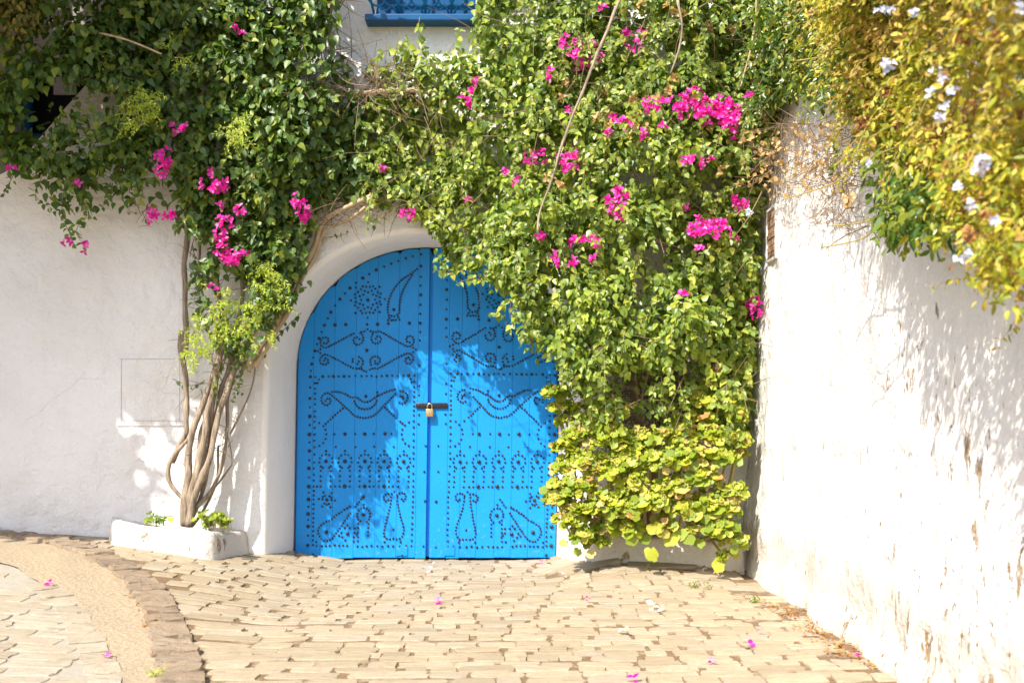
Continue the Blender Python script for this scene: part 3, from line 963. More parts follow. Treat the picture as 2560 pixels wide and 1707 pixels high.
pts_(c3, [(525,1022),(551,1008),(575,993),(706,972),(530,1190),(576,1190),(622,1195),(553,1165),(497,1235),(475,1262),(505,1275),(534,1305),(620,1233),(640,1250),(612,1275),(612,1315),(900,1320),(1050,1320),(982,1204)], SM + .2)
chain(c3, [(990,850),(965,875),(960,930),(950,995),(935,1055),(918,1125),(903,1180),(893,1240),(903,1275),(935,1295),(980,1290),(1030,1295),(1060,1275),(1075,1240),(1080,1205),(1070,1150),(1055,1110),(1040,1050),(1022,965),(1018,905)], 31)
chain(c3, [(935,872),(910,880),(893,897),(893,922),(910,942),(933,928)], 27)
chain(c3, [(1018,885),(1040,868),(1067,862),(1090,875),(1098,897),(1092,920),(1072,937),(1060,920)], 27)
pts_(c3, [(315,1357),(352,1357),(388,1355),(436,1350),(477,1353),(513,1352),(550,1355),(647,1361),(692,1365),(733,1360),(778,1357),(832,1358),(880,1364),(932,1357),(980,1360),(1042,1362),(1103,1357)], SM + .2)
pts_(c3, [(236,1438),(1066,1443)], MD)
# thin out doubles
clean = []
for s_ in sorted(studs, key=lambda s: -s[2]):
    if all((s_[0] - q[0]) ** 2 + (s_[1] - q[1]) ** 2 > 4.0 ** 2 for q in clean):
        clean.append(s_)
axis_x = lambda py: float(np.interp(py, [740, 1152, 1325], [1084, 1079, 1074]))
drop = lambda py: float(np.interp(py, [600, 745, 940, 1085, 1400], [-15, -13, -5, 0, 2]))
rs = random.Random(5)
right_s = []
for x, y_, r in clean:
    if rs.random() < 0.012:
        continue
    right_s.append((2 * axis_x(y_) - x + rs.uniform(-.7, .7), y_ + drop(y_) + rs.uniform(-.7, .7), r))
prof = [(1.0, 0.0), (0.97, 0.35), (0.74, 0.78), (0.34, 1.0)]
stud_me = MB().lathe([(r, h) for r, h in prof], (0, 0, 0), 10, 'y').mesh("stud", True)
stud_me.materials.append(M_iron)
def put_studs(leaf, lst, limit):
    lst = sorted(lst, key=lambda s: -s[2])
    rest = MB()
    for i, (px_, py_, r) in enumerate(lst):
        p = P(px_, py_, DOOR_Y - 0.001)
        if p.z < 0.03 or p.z > top_of(p.x) - 0.012:
            continue
        rad = r / FPX * DOOR_Y * rs.uniform(0.92, 1.08)
        if i < limit:
            o = link("stud", stud_me, None, leaf, p)
            o.scale = (rad, rad, rad)
        else:
            rest.lathe([(a_ * rad, h * rad) for a_, h in prof], p, 8, 'y')
    if rest.v:
        rest.build("stud", M_iron, leaf, True, kind='stuff')
put_studs(leaf_l, clean, 150)
put_studs(leaf_r, right_s, 150)

for leaf, (x0, x1) in ((leaf_l, (990, 1019)), (leaf_l, (771, 799)), (leaf_r, (1110, 1137))):
    MB().box(sx(x0), sx(x1), DOOR_Y - 0.007, DOOR_Y - 0.0005, 0.03, 0.10, 0.002).build("patch_plate", M_blue, leaf)
# black hasp bar across the gap, with its staple and bolts
h0, h1 = P(1040, 1021, DOOR_Y), P(1119, 1007, DOOR_Y)
hb = MB()
hb.box(h0.x, h1.x, DOOR_Y - 0.014, DOOR_Y - 0.004, h0.z, h1.z, 0.0045)
hasp = hb.build("hasp", M_iron, leaf_l, True)
st = MB()
zc = (h0.z + h1.z) / 2
pc = P(1075, 1016, DOOR_Y)
st.tube([(pc.x - 0.010, DOOR_Y - 0.012, zc), (pc.x - 0.010, DOOR_Y - 0.034, zc), (pc.x + 0.010, DOOR_Y - 0.034, zc), (pc.x + 0.010, DOOR_Y - 0.012, zc)], 0.0035, 6)
for bx_ in (h0.x + 0.02, h1.x - 0.02):
    st.lathe([(0.008, 0.0), (0.007, 0.004), (0.004, 0.006)], (bx_, DOOR_Y - 0.0135, zc), 10, 'y')
st.build("staple", M_iron, leaf_l, True)

lock = thing("padlock", "small brass padlock hanging from black hasp between the blue door leaves", "padlock", (pc.x, DOOR_Y - 0.034, zc))
bz = P(1075, 1031, DOOR_Y).z - zc
MB().box(-0.027, 0.027, -0.011, 0.011, bz - 0.031, bz + 0.026, 0.005).build("body", M_brass, lock, True)
sh = [(-0.016, 0, bz + 0.02), (-0.016, 0, bz + 0.045)]
for k in range(9):
    a_ = math.pi - math.pi * k / 8
    sh.append((0.016 * math.cos(a_), 0, bz + 0.048 + 0.016 * math.sin(a_)))
sh += [(0.016, 0, bz + 0.045), (0.016, 0, bz + 0.02)]
MB().tube(sh, 0.0042, 8).build("shackle", M_steel, lock, True)
pk = MB()
for dx in (-0.009, 0.009):
    pk.box(dx - 0.004, dx + 0.004, -0.0125, -0.0105, bz - 0.006, bz + 0.004, 0.001)
pk.box(-0.004, 0.004, -0.0125, -0.0105, bz - 0.003, bz + 0.001, 0.0005)
pk.build("stamped_mark", M_steel, lock)

# ------------------------------------------------------------------ the boundary wall on the right
rw = thing("boundary_wall", "sunlit flaking whitewashed wall running down the alley with plants hanging over its top", "wall", (0, 0, 0))
ys, zs = np.arange(0.8, 7.66, 0.025), np.arange(-0.08, 3.26, 0.025)
YY, ZZ = np.meshgrid(ys, zs, indexing='ij')
bat = 0.06
XX = wall_x(YY) + bat * ZZ
XX = XX + 0.022 * vnoise(YY * 1.6, ZZ * 1.2, 0, 31) + 0.012 * vnoise(YY * 5, ZZ * 3.2, 0, 32) + 0.005 * vnoise(YY * 14, ZZ * 8, 0, 33)
pit = vnoise(YY * 9, ZZ * 5, 0, 34)
XX = XX + 0.016 * smooth(0.55, 0.75, pit) * smooth(1.9, 0.4, ZZ)
XX = XX - 0.05 * smooth(0.14, 0.0, ZZ) * (0.6 + 0.4 * vnoise(YY * 4, 0, 0, 35))
nY, nZ = len(ys), len(zs)
V = np.stack([XX.ravel(), YY.ravel(), ZZ.ravel()], 1)
ii, jj = np.meshgrid(np.arange(nY - 1), np.arange(nZ - 1), indexing='ij')
b0 = (ii * nZ + jj).ravel()
F = np.stack([b0, b0 + 1, b0 + nZ + 1, b0 + nZ], 1)
link("wall_face", new_mesh("wall_face", V, F, True), M_wall, rw)
core = MB()
core.box(1.86, 2.25, 0.8, 7.66, -0.08, 3.24)
core.build("wall_core", M_wall, rw)
cap = MB()
q = [(1.73, 0.8, 3.235), (2.27, 0.8, 3.28), (2.27, 7.66, 3.28), (1.73, 7.66, 3.235)]
cap.add(q + [(a_, b_, c_ + 0.05) for a_, b_, c_ in q], [(0, 1, 2, 3), (7, 6, 5, 4), (0, 4, 5, 1), (1, 5, 6, 2), (2, 6, 7, 3), (3, 7, 4, 0)])
cap.build("coping", M_wall, rw)
# small brick-filled vent near the corner
vt = MB()
vz0, vz1 = 2.06, 2.37
def wx_at(y_, z_):
    return float(wall_x(y_)) + bat * z_
y0, y1 = 7.02, 7.24
fr = 0.018
for (ya, yb, za, zb_) in ((y0, y1, vz0 - fr, vz0), (y0, y1, vz1, vz1 + fr), (y0 - fr, y0, vz0 - fr, vz1 + fr), (y1, y1 + fr, vz0 - fr, vz1 + fr)):
    vt.box(wx_at(7.1, 2.2) - 0.032, wx_at(7.1, 2.2) + 0.05, ya, yb, za, zb_, 0.003)
vent = vt.build("vent", M_wall, rw)
fill = MB()
rv_ = random.Random(3)
zz = vz0 + 0.002
while zz < vz1 - 0.03:
    hh = rv_.uniform(0.03, 0.05)
    fill.box(wx_at(7.1, 2.2) - 0.024 - rv_.uniform(0, .006), wx_at(7.1, 2.2) + 0.05, y0 + 0.002, y1 - 0.002, zz, zz + hh, 0.003)
    zz += hh + 0.004
fill.build("brick", M_brickfill, vent)

# ------------------------------------------------------------------ planters
def planter(name, label, plan, zt, zb, th, soil_drop, mat):
    """plan: outer polygon (x,y) counter-clockwise seen from above; zt/zb per corner"""
    root = thing(name, label, "planter", (0, 0, 0))
    # subdivide the outline for an uneven hand-made edge
    pts = []
    n_ = len(plan)
    for i in range(n_):
        a_, b_ = np.array([*plan[i], zt[i], zb[i]]), np.array([*plan[(i + 1) % n_], zt[(i + 1) % n_], zb[(i + 1) % n_]])
        k_ = max(2, int(np.linalg.norm(a_[:2] - b_[:2]) / 0.07))
        for j in range(k_):
            pts.append(a_ + (b_ - a_) * j / k_)
    pts = np.array(pts)
    c_ = pts[:, :2].mean(0)
    w_ = 0.020 * vnoise(pts[:, 0] * 5, pts[:, 1] * 5, 0, 41)
    # average inward normals
    nn = len(pts)
    tang = np.roll(pts[:, :2], -1, 0) - np.roll(pts[:, :2], 1, 0)
    nr = np.stack([-tang[:, 1], tang[:, 0]], 1)
    nr /= np.linalg.norm(nr, axis=1)[:, None]
    if ((c_ - pts[0, :2]) @ nr[0]) < 0:
        nr = -nr
    rings_ = [(-0.025, None, pts[:, 3]), (-0.004 + w_, None, pts[:, 2] - 0.03), (0.008 + w_, None, pts[:, 2] - 0.007 + w_ * .6), (0.024, None, pts[:, 2] + w_ * .6), (th - 0.012, None, pts[:, 2] + w_ * .6), (th, None, pts[:, 2] - 0.02), (th + 0.005, None, pts[:, 2] - soil_drop - 0.03)]
    V, F = [], []
    for off, _, z_ in rings_:
        o = np.broadcast_to(np.asarray(off, float), (nn,))
        xy = pts[:, :2] + nr * o[:, None]
        V += [(xy[i, 0], xy[i, 1], z_[i]) for i in range(nn)]
    for i in range(len(rings_) - 1):
        for k in range(nn):
            k2 = (k + 1) % nn
            F.append((i * nn + k, i * nn + k2, (i + 1) * nn + k2, (i + 1) * nn + k))
    link("planter_wall", new_mesh("planter_wall", V, F, True), mat, root)
    ins = pts[:, :2] + nr * (th - 0.004)
    z_ = pts[:, 2] - soil_drop
    V = [(ins[i, 0], ins[i, 1], z_[i]) for i in range(nn)] + [(*c_, z_.mean() + 0.02)]
    link("soil", new_mesh("soil", V, [(k, (k + 1) % nn, nn) for k in range(nn)], True), M_soil, root)
    return root
lp = [(-2.76, 7.59), (-2.62, 7.24), (-1.935, 7.06), (-1.81, 7.59)]
planter("planter", "low rounded white masonry planter holding twisted grey bougainvillea trunks", lp, [0.345, 0.345, 0.30, 0.245], [0.1, 0.1, 0.05, 0.0], 0.075, 0.03, M_planter)
rp = [(0.50, 7.59), (0.545, 7.33), (1.50, 7.20), (1.62, 7.59)]
planter("planter", "low white masonry planter with yellow green geraniums spilling over its edge", rp, [0.275, 0.272, 0.215, 0.22], [0.0, 0.0, -0.05, -0.05], 0.07, 0.03, M_planter)

# ------------------------------------------------------------------ house behind on the left
nb = thing("neighbour_house", "dim grey house behind the bougainvillea with dark blue framed window", "house", (0, 0, 0))
YB = 9.7
w0, w1 = P(38, 345, YB), P(230, 148, YB)
mb = MB()
for (x0, x1, za, zb_) in ((-9, w0.x, -0.1, 6.5), (w1.x, -2.6, -0.1, 6.5), (w0.x, w1.x, -0.1, w0.z), (w0.x, w1.x, w1.z, 6.5)):
    mb.box(x0, x1, YB, YB + 0.35, za, zb_)
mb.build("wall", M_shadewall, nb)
wf = MB()
for (x0, x1, za, zb_) in ((w0.x, w0.x + 0.07, w0.z, w1.z), (w1.x - 0.07, w1.x, w0.z, w1.z), (w0.x + 0.071, w1.x - 0.071, w0.z, w0.z + 0.07), (w0.x + 0.071, w1.x - 0.071, w1.z - 0.07, w1.z)):
    wf.box(x0, x1, YB + 0.12, YB + 0.2, za, zb_, 0.006)
wob_ = wf.build("window", M_blue_dark, nb)
MB().box(w0.x - 0.1, w1.x + 0.1, YB + 0.36, YB + 1.2, w0.z - 0.2, w1.z + 0.2).build("dark_room", M_void, wob_)
sp = P(150, 200, YB)
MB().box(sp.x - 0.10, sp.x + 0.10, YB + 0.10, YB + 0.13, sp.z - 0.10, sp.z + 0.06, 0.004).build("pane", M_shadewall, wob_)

# ------------------------------------------------------------------ leaves
def leaf_shape(kind):
    if kind == 'heart':        # bougainvillea: broad ovate, folded on the midrib, tip bent back
        o = [(-.27, .10, .05), (-.37, .36, .09), (-.23, .68, .04), (0, 1.0, -.16), (.23, .68, .04), (.37, .36, .09), (.27, .10, .05)]
        V = [(0, 0, 0), (0, .42, -.02)] + o
        F = [(0, 1, 2), (2, 1, 3), (3, 1, 4), (4, 1, 5), (5, 1, 6), (6, 1, 7), (7, 1, 8), (8, 1, 0)]
    elif kind == 'oval':
        o = [(-.17, .18, .03), (-.21, .5, .05), (-.12, .82, .01), (0, 1.0, -.1), (.12, .82, .01), (.21, .5, .05), (.17, .18, .03)]
        V = [(0, 0, 0), (0, .5, -.01)] + o
        F = [(0, 1, 2), (2, 1, 3), (3, 1, 4), (4, 1, 5), (5, 1, 6), (6, 1, 7), (7, 1, 8), (8, 1, 0)]
    elif kind == 'narrow':
        V = [(0, 0, 0), (-.15, .4, .04), (-.10, .75, .02), (0, 1, -.08), (.10, .75, .02), (.15, .4, .04), (0, .5, -.02)]
        F = [(0, 6, 1), (1, 6, 2), (2, 6, 3), (3, 6, 4), (4, 6, 5), (5, 6, 0)]
    elif kind == 'lobed':      # geranium: round, lobed, crinkled and cupped
        V = [(0, .38, -.06)]
        n = 14
        for k in range(n):
            a = math.radians(-90 + 24 + (312) * k / (n - 1))
            r = .51 if k % 3 else .44
            V.append((r * math.cos(a), .42 + r * math.sin(a), .10 + (.10 if k % 2 else -.07)))
        V.append((0, .12, -.02))
        F = [(0, k, k + 1) for k in range(1, n)] + [(0, n, n + 1), (0, n + 1, 1)]
    elif kind == 'bract':      # papery bract
        V = [(0, 0, 0), (-.30, .3, .10), (-.34, .6, .12), (-.14, .9, .02), (0, 1, -.05), (.14, .9, .02), (.34, .6, .12), (.30, .3, .10), (0, .5, .0)]
        F = [(0, 8, 1), (1, 8, 2), (2, 8, 3), (3, 8, 4), (4, 8, 5), (5, 8, 6), (6, 8, 7), (7, 8, 0)]
    return np.array(V, float), np.array([[v for v in f] for f in F])
SHAPES = {k: leaf_shape(k) for k in ('heart', 'oval', 'narrow', 'lobed', 'bract')}

def unit(v):
    return v / np.maximum(np.linalg.norm(v, axis=-1, keepdims=True), 1e-9)

class Leaves:
    """positions, axes and sizes of many leaves"""
    def __init__(s):
        s.p, s.n, s.t, s.s = [], [], [], []
    def add(s, p, n, t, size):
        p = np.atleast_2d(p)
        k = len(p)
        s.p.append(p)
        s.n.append(np.broadcast_to(n, (k, 3)))
        s.t.append(np.broadcast_to(t, (k, 3)))
        s.s.append(np.broadcast_to(np.asarray(size, float), (k,)))
    def arrays(s):
        p, n, t, sc = np.concatenate(s.p), np.concatenate(s.n), np.concatenate(s.t), np.concatenate(s.s)
        n = unit(n)
        t = unit(t - n * (t * n).sum(1, keepdims=True))
        x = np.cross(t, n)
        R = np.stack([x, t, n], 2)          # columns
        return p, R, sc
    def keep(s, mask_fn):
        p, n, t, sc = np.concatenate(s.p), np.concatenate(s.n), np.concatenate(s.t), np.concatenate(s.s)
        m = mask_fn(p)
        s.p, s.n, s.t, s.s = [p[m]], [n[m]], [t[m]], [sc[m]]
        return s

def screen(p):
    return 1280 + p[:, 0] / p[:, 1] * FPX, 1040 - (p[:, 2] - EYE) / p[:, 1] * FPX

def leaf_mesh(name, p, R, sc, kind, vary=0.12):
    bv, bf = SHAPES[kind]
    n, k = len(p), len(bv)
    S = np.ones((n, 1, 3)) * sc[:, None, None]
    S[:, 0, 0] *= 1 + vary * RNG.standard_normal(n)
    S[:, 0, 2] *= 1 + 4 * vary * RNG.standard_normal(n)
    L = bv[None] * S
    L[:, :, 0] += 0.12 * sc[:, None] * RNG.standard_normal((n, 1)) * bv[None, :, 1] ** 2
    V = np.einsum('nij,nkj->nki', R, L) + p[:, None]
    F = (bf[None] + (np.arange(n) * k)[:, None, None]).reshape(-1, bf.shape[1])
    return new_mesh(name, V.reshape(-1, 3), F)

def grow(parent, lv, kind, mat, singles, crown_name="foliage", leaf_name="leaf"):
    """the `singles` leaves that show largest become parts, the rest one stuff part"""
    p, R, sc = lv.arrays()
    px, py = screen(p)
    infr = (px > 10) & (px < 2550) & (py > 10) & (py < 1697) & (p[:, 1] > 0.5)
    order = np.where(infr, sc / p[:, 1] + 0.06 * (7.6 - p[:, 1]) / 7.6, -1) + RNG.random(len(p)) * 0.004
    idx = np.argsort(-order)[:singles]
    idx = idx[infr[idx]]
    mask = np.ones(len(p), bool)
    mask[idx] = False
    if mask.any():
        o = link(crown_name, leaf_mesh(crown_name, p[mask], R[mask], sc[mask], kind), mat, parent, kind='stuff')
    bases = []
    for q in range(6):
        me = leaf_mesh(leaf_name, np.zeros((1, 3)), np.eye(3)[None], np.ones(1), kind, 0.14)
        me.materials.append(mat)
        bases.append(me)
    for c, i in enumerate(idx):
        o = bpy.data.objects.new(leaf_name, bases[c % 6])
        C.objects.link(o)
        o.parent = parent
        m = Matrix.Identity(4)
        for a in range(3):
            for b in range(3):
                m[a][b] = R[i, a, b] * sc[i]
            m[a][3] = p[i, a]
        o.matrix_world = m

DOWN = np.array([0, 0, -1.0])
OUT = np.array([-0.25, -1.0, 0.35])
SUNWARD = np.array([-0.35, -0.8, 0.6])

def rand_dirs(n):
    return unit(RNG.standard_normal((n, 3)))

def sample_poly(poly, n, holes=(), keep=None):
    xs, ys_ = [q[0] for q in poly], [q[1] for q in poly]
    out = np.zeros((0, 2))
    while len(out) < n:
        q = np.stack([RNG.uniform(min(xs), max(xs), n * 2), RNG.uniform(min(ys_), max(ys_), n * 2)], 1)
        m = in_poly(q[:, 0], q[:, 1], poly)
        for h, pr in holes:
            m &= ~(in_poly(q[:, 0], q[:, 1], h) & (RNG.random(len(q)) < pr))
        out = np.concatenate([out, q[m]])
    return out[:n]

def to_world(px, py, d):
    return np.stack([(px - 1280) / FPX * d, d, EYE - (py - 1040) / FPX * d], 1)

def hang_leaves(lv, pos, outw, size, spread=0.7, droop=1.0):
    n = len(pos)
    nn = unit(outw * 0.55 + SUNWARD * 0.75 + RNG.standard_normal((n, 3)) * spread * 0.75)
    tt = DOWN * droop + outw * 0.35 + RNG.standard_normal((n, 3)) * 0.55
    lv.add(pos, nn, tt, size)

def clumps(lv, poly, holes, n_cl, k, depth, rad, size, edge=14, spread=0.7, droop=1.0):
    """rounded clumps of leaves over the region of a wall plant; depth(px,py) = distance of the clump centre"""
    c = sample_poly(poly, n_cl, holes)
    d = depth(c[:, 0], c[:, 1])
    cw = to_world(c[:, 0], c[:, 1], d)
    r = RNG.uniform(rad[0], rad[1], n_cl)
    dirs = rand_dirs(n_cl * k).reshape(n_cl, k, 3)
    flip = (dirs @ unit(np.array([-.1, -1, .35]))) < -0.15
    dirs[flip] *= -1
    rr = r[:, None] * RNG.uniform(0.55, 1.08, (n_cl, k)) ** 0.6
    pos = (cw[:, None] + dirs * rr[..., None] * np.array([1, 0.75, 1])).reshape(-1, 3)
    dirs = dirs.reshape(-1, 3)
    px, py = screen(pos)
    jx, jy = RNG.normal(0, edge, len(px)), RNG.normal(0, edge, len(px))
    m = in_poly(px + jx, py + jy, poly) & (pos[:, 1] < WALL_Y - 0.03)
    for h, pr in holes:
        m &= ~(in_poly(px + jx, py + jy, h) & (RNG.random(len(px)) < pr))
    pos, dirs = pos[m], dirs[m]
    hang_leaves(lv, pos, dirs, RNG.uniform(size[0], size[1], len(pos)), spread, droop)
    return cw

TW = {}
def shoot(lv, twig_mb, pts, size, spacing=0.045, rad=0.003, taper=True, leaf_spread=0.5, two=True):
    """a stem through 3-D points with leaves in alternate pairs"""
    q = catmull(pts, spacing)
    n = len(q)
    if twig_mb is not None:
        twig_mb.tube(q, [rad * (1 - 0.6 * i / n) for i in range(n)], 4, False)
    for i in range(1, n):
        tg = unit(q[i] - q[i - 1])
        for sgn in ((1, -1) if two else ((1,) if i % 2 else (-1,))):
            sd = unit(np.cross(tg, np.array([0.1, -1, 0.3])))
            t = sd * sgn * 0.8 + tg * 0.3 + DOWN * 0.7 + RNG.standard_normal(3) * 0.3
            nn = OUT + RNG.standard_normal(3) * leaf_spread
            sz = RNG.uniform(size[0], size[1]) * (1 - 0.45 * (i / n) ** 2 if taper else 1)
            lv.add(q[i] + RNG.standard_normal(3) * 0.006, nn, t, sz)

def flower_cluster(parent, px, py, d, r_px, mat, name="flower_cluster", dens=1.0, bract=0.030):
    """a head of three-bract flowers"""
    c = np.array(P(px, py, d))
    R_ = r_px / FPX * d
    n = max(3, int(dens * 2.6 * (R_ / bract * 1.2) ** 2))
    lv = Leaves()
    for _ in range(n):
        o = rand_dirs(1)[0]
        o[1] = -abs(o[1])
        pos = c + o * R_ * RNG.uniform(.4, 1.0) * np.array([1, .6, 1])
        axis_ = unit(o + np.array([-.2, -.8, .3]) + RNG.standard_normal(3) * .4)
        a = unit(np.cross(axis_, RNG.standard_normal(3)))
        b = np.cross(axis_, a)
        a0 = RNG.uniform(0, 6)
        for k in range(3):
            an = a0 + k * 2.094
            t = (a * math.cos(an) + b * math.sin(an)) * 0.9 + axis_ * 0.55
            nn = axis_ - (a * math.cos(an) + b * math.sin(an)) * 0.5
            lv.add(pos, nn, t, bract * RNG.uniform(.8, 1.15))
    p, R, sc = lv.arrays()
    return link(name, leaf_mesh(name, p, R, sc, 'bract', 0.1), mat, parent)

# ------------------------------------------------------------------ left bougainvillea (mostly in shade)
bl = thing("bougainvillea", "big shaded dark green bougainvillea climbing from twisted trunks left of the blue door", "climbing plant", (-2.3, 7.33, 0.3))
bl.location = (0, 0, 0)
L_POLY = D([(-70, -60), (775, -60), (770, 50), (780, 125), (850, 150), (850, 470), (800, 462), (755, 475), (735, 500), (700, 560), (690, 600), (690, 680), (650, 690), (620, 640), (560, 640), (500, 560), (455, 535), (400, 520), (345, 508), (320, 450), (285, 480), (240, 450), (215, 500), (175, 490), (130, 480), (70, 440), (20, 400), (-70, 330)])
L_HOLE = [(D([(52, 335), (60, 220), (110, 190), (190, 165), (205, 200), (140, 265), (100, 315)]), 0.93),
          (D([(140, 260), (195, 195), (215, 235), (180, 258)]), 0.85),
          (D([(-70, 50), (60, 40), (130, 0), (230, -10), (235, 60), (60, 135), (-70, 230)]), 0.55),
          (D([(-70, 330), (100, 380), (300, 400), (420, 420), (420, 530), (-70, 500)]), 0.5),
          (D([(225, 250), (330, 255), (330, 320), (225, 300)]), 0.25),
          (D([(690, 150), (850, 130), (850, 215), (700, 215)]), 0.6)]
for _ in range(30):
    hx, hy, hr = RNG.uniform(60, 440), RNG.uniform(180, 440), RNG.uniform(10, 26)
    L_HOLE.append((D([(hx + hr * RNG.uniform(.6, 1.5) * math.cos(a_), hy + hr * RNG.uniform(.5, 1.1) * math.sin(a_)) for a_ in np.arange(0, 6.2, .9)]), 0.9))
def prot_L(px, py):
    base = 0.20 + 0.22 * smooth(650 * K, 250 * K, py) + 0.10 * vnoise(px / 150, py / 150, 0, 51)
    base = base * (1 - 0.5 * smooth(640 * K, 760 * K, px) * smooth(150 * K, 300 * K, py))
    return np.clip(base + 0.35 * smooth(450 * K, 100 * K, px) * smooth(500 * K, 200 * K, py), 0.08, 0.9)
def depth_L(px, py):
    u = RNG.random(np.shape(px))
    return WALL_Y - prot_L(px, py) * (0.25 + 0.75 * u ** 0.6)
lvL = Leaves()
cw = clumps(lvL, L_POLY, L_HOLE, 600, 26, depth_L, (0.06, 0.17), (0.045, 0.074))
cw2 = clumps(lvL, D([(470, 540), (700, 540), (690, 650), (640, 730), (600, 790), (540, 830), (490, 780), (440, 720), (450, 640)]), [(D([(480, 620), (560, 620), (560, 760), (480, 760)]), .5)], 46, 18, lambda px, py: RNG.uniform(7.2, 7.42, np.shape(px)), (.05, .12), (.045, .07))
twL = MB()
for i in RNG.choice(len(cw), 230, replace=False):
    p0 = cw[i] + np.array([0, -.05, 0])
    dr = unit(np.array([RNG.uniform(-1, .5), RNG.uniform(-.7, -.1), RNG.uniform(-.7, .4)]))
    ln = RNG.uniform(.12, .32)
    pts = [p0, p0 + dr * ln * .5, p0 + dr * ln * .85 + DOWN * ln * .25]
    q = screen(np.array(pts))
    if in_poly(q[0], q[1], L_POLY).all() and not any(in_poly(q[0], q[1], h).any() for h, pr in L_HOLE[:3]):
        shoot(lvL, twL, pts, (.042, .07), .037)
def trace(ptsD, d, jit=0.02):
    out = []
    for i, q in enumerate(ptsD):
        dd = d[i] if hasattr(d, '__len__') else d
        out.append(np.array(P(q[0] * K, q[1] * K, dd)) + RNG.standard_normal(3) * jit)
    return out
# trailing strands
for pts, dd, sz in [([(150, 440), (135, 500), (158, 545), (165, 565)], 7.3, (.04, .065)), ([(185, 440), (200, 500), (175, 530), (195, 560)], 7.25, (.04, .065)),
                    ([(40, 380), (20, 420), (5, 450), (-20, 460)], 7.3, (.03, .05)), ([(330, 440), (300, 480), (310, 495)], 7.35, (.02, .035)),
                    ([(60, 300), (100, 380), (80, 450), (125, 480)], 7.2, (.045, .07)), ([(220, 400), (200, 450), (215, 495)], 7.3, (.045, .07)),
                    ([(-20, 240), (60, 215), (130, 160), (230, 120)], 7.0, (.05, .075)), ([(-30, 190), (40, 180), (100, 150), (200, 130)], 7.05, (.05, .075)),
                    ([(150, 200), (240, 165), (330, 150)], 7.0, (.05, .075)), ([(20, 120), (90, 70), (180, 20)], 7.0, (.05, .075)),
                    ([(240, 400), (300, 420), (360, 400), (400, 380)], 7.1, (.05, .075)), ([(260, 420), (250, 450), (235, 480)], 7.3, (.045, .065)),
                    ([(690, 720), (650, 770), (600, 820), (560, 850), (530, 880)], 7.5, (.03, .045)), ([(680, 690), (650, 705), (640, 715)], 7.45, (.035, .05)),
                    ([(500, 690), (520, 760), (530, 830)], 7.35, (.035, .05)), ([(440, 560), (455, 620), (470, 690)], 7.4, (.025, .04)),
                    ([(400, 870), (430, 885), (460, 880)], 7.45, (.03, .04)), ([(560, 800), (540, 850), (550, 900)], 7.35, (.035, .05)),
                    ([(600, 640), (620, 700), (610, 760)], 7.3, (.04, .06)), ([(640, 560), (660, 620), (640, 680), (625, 740)], 7.3, (.045, .065)),
                    ([(580, 760), (560, 830), (545, 880), (530, 920)], 7.33, (.03, .045)), ([(510, 830), (490, 880), (500, 930)], 7.33, (.03, .045)),
                    ([(735, 548), (770, 545), (800, 540)], 7.5, (.018, .028)), ([(880, 490), (860, 520), (840, 500)], 7.35, (.03, .045))]:
    shoot(lvL, twL, trace(pts, dd, .01), sz, .042)
grow(bl, lvL, 'heart', M_leaf_shade, 300)

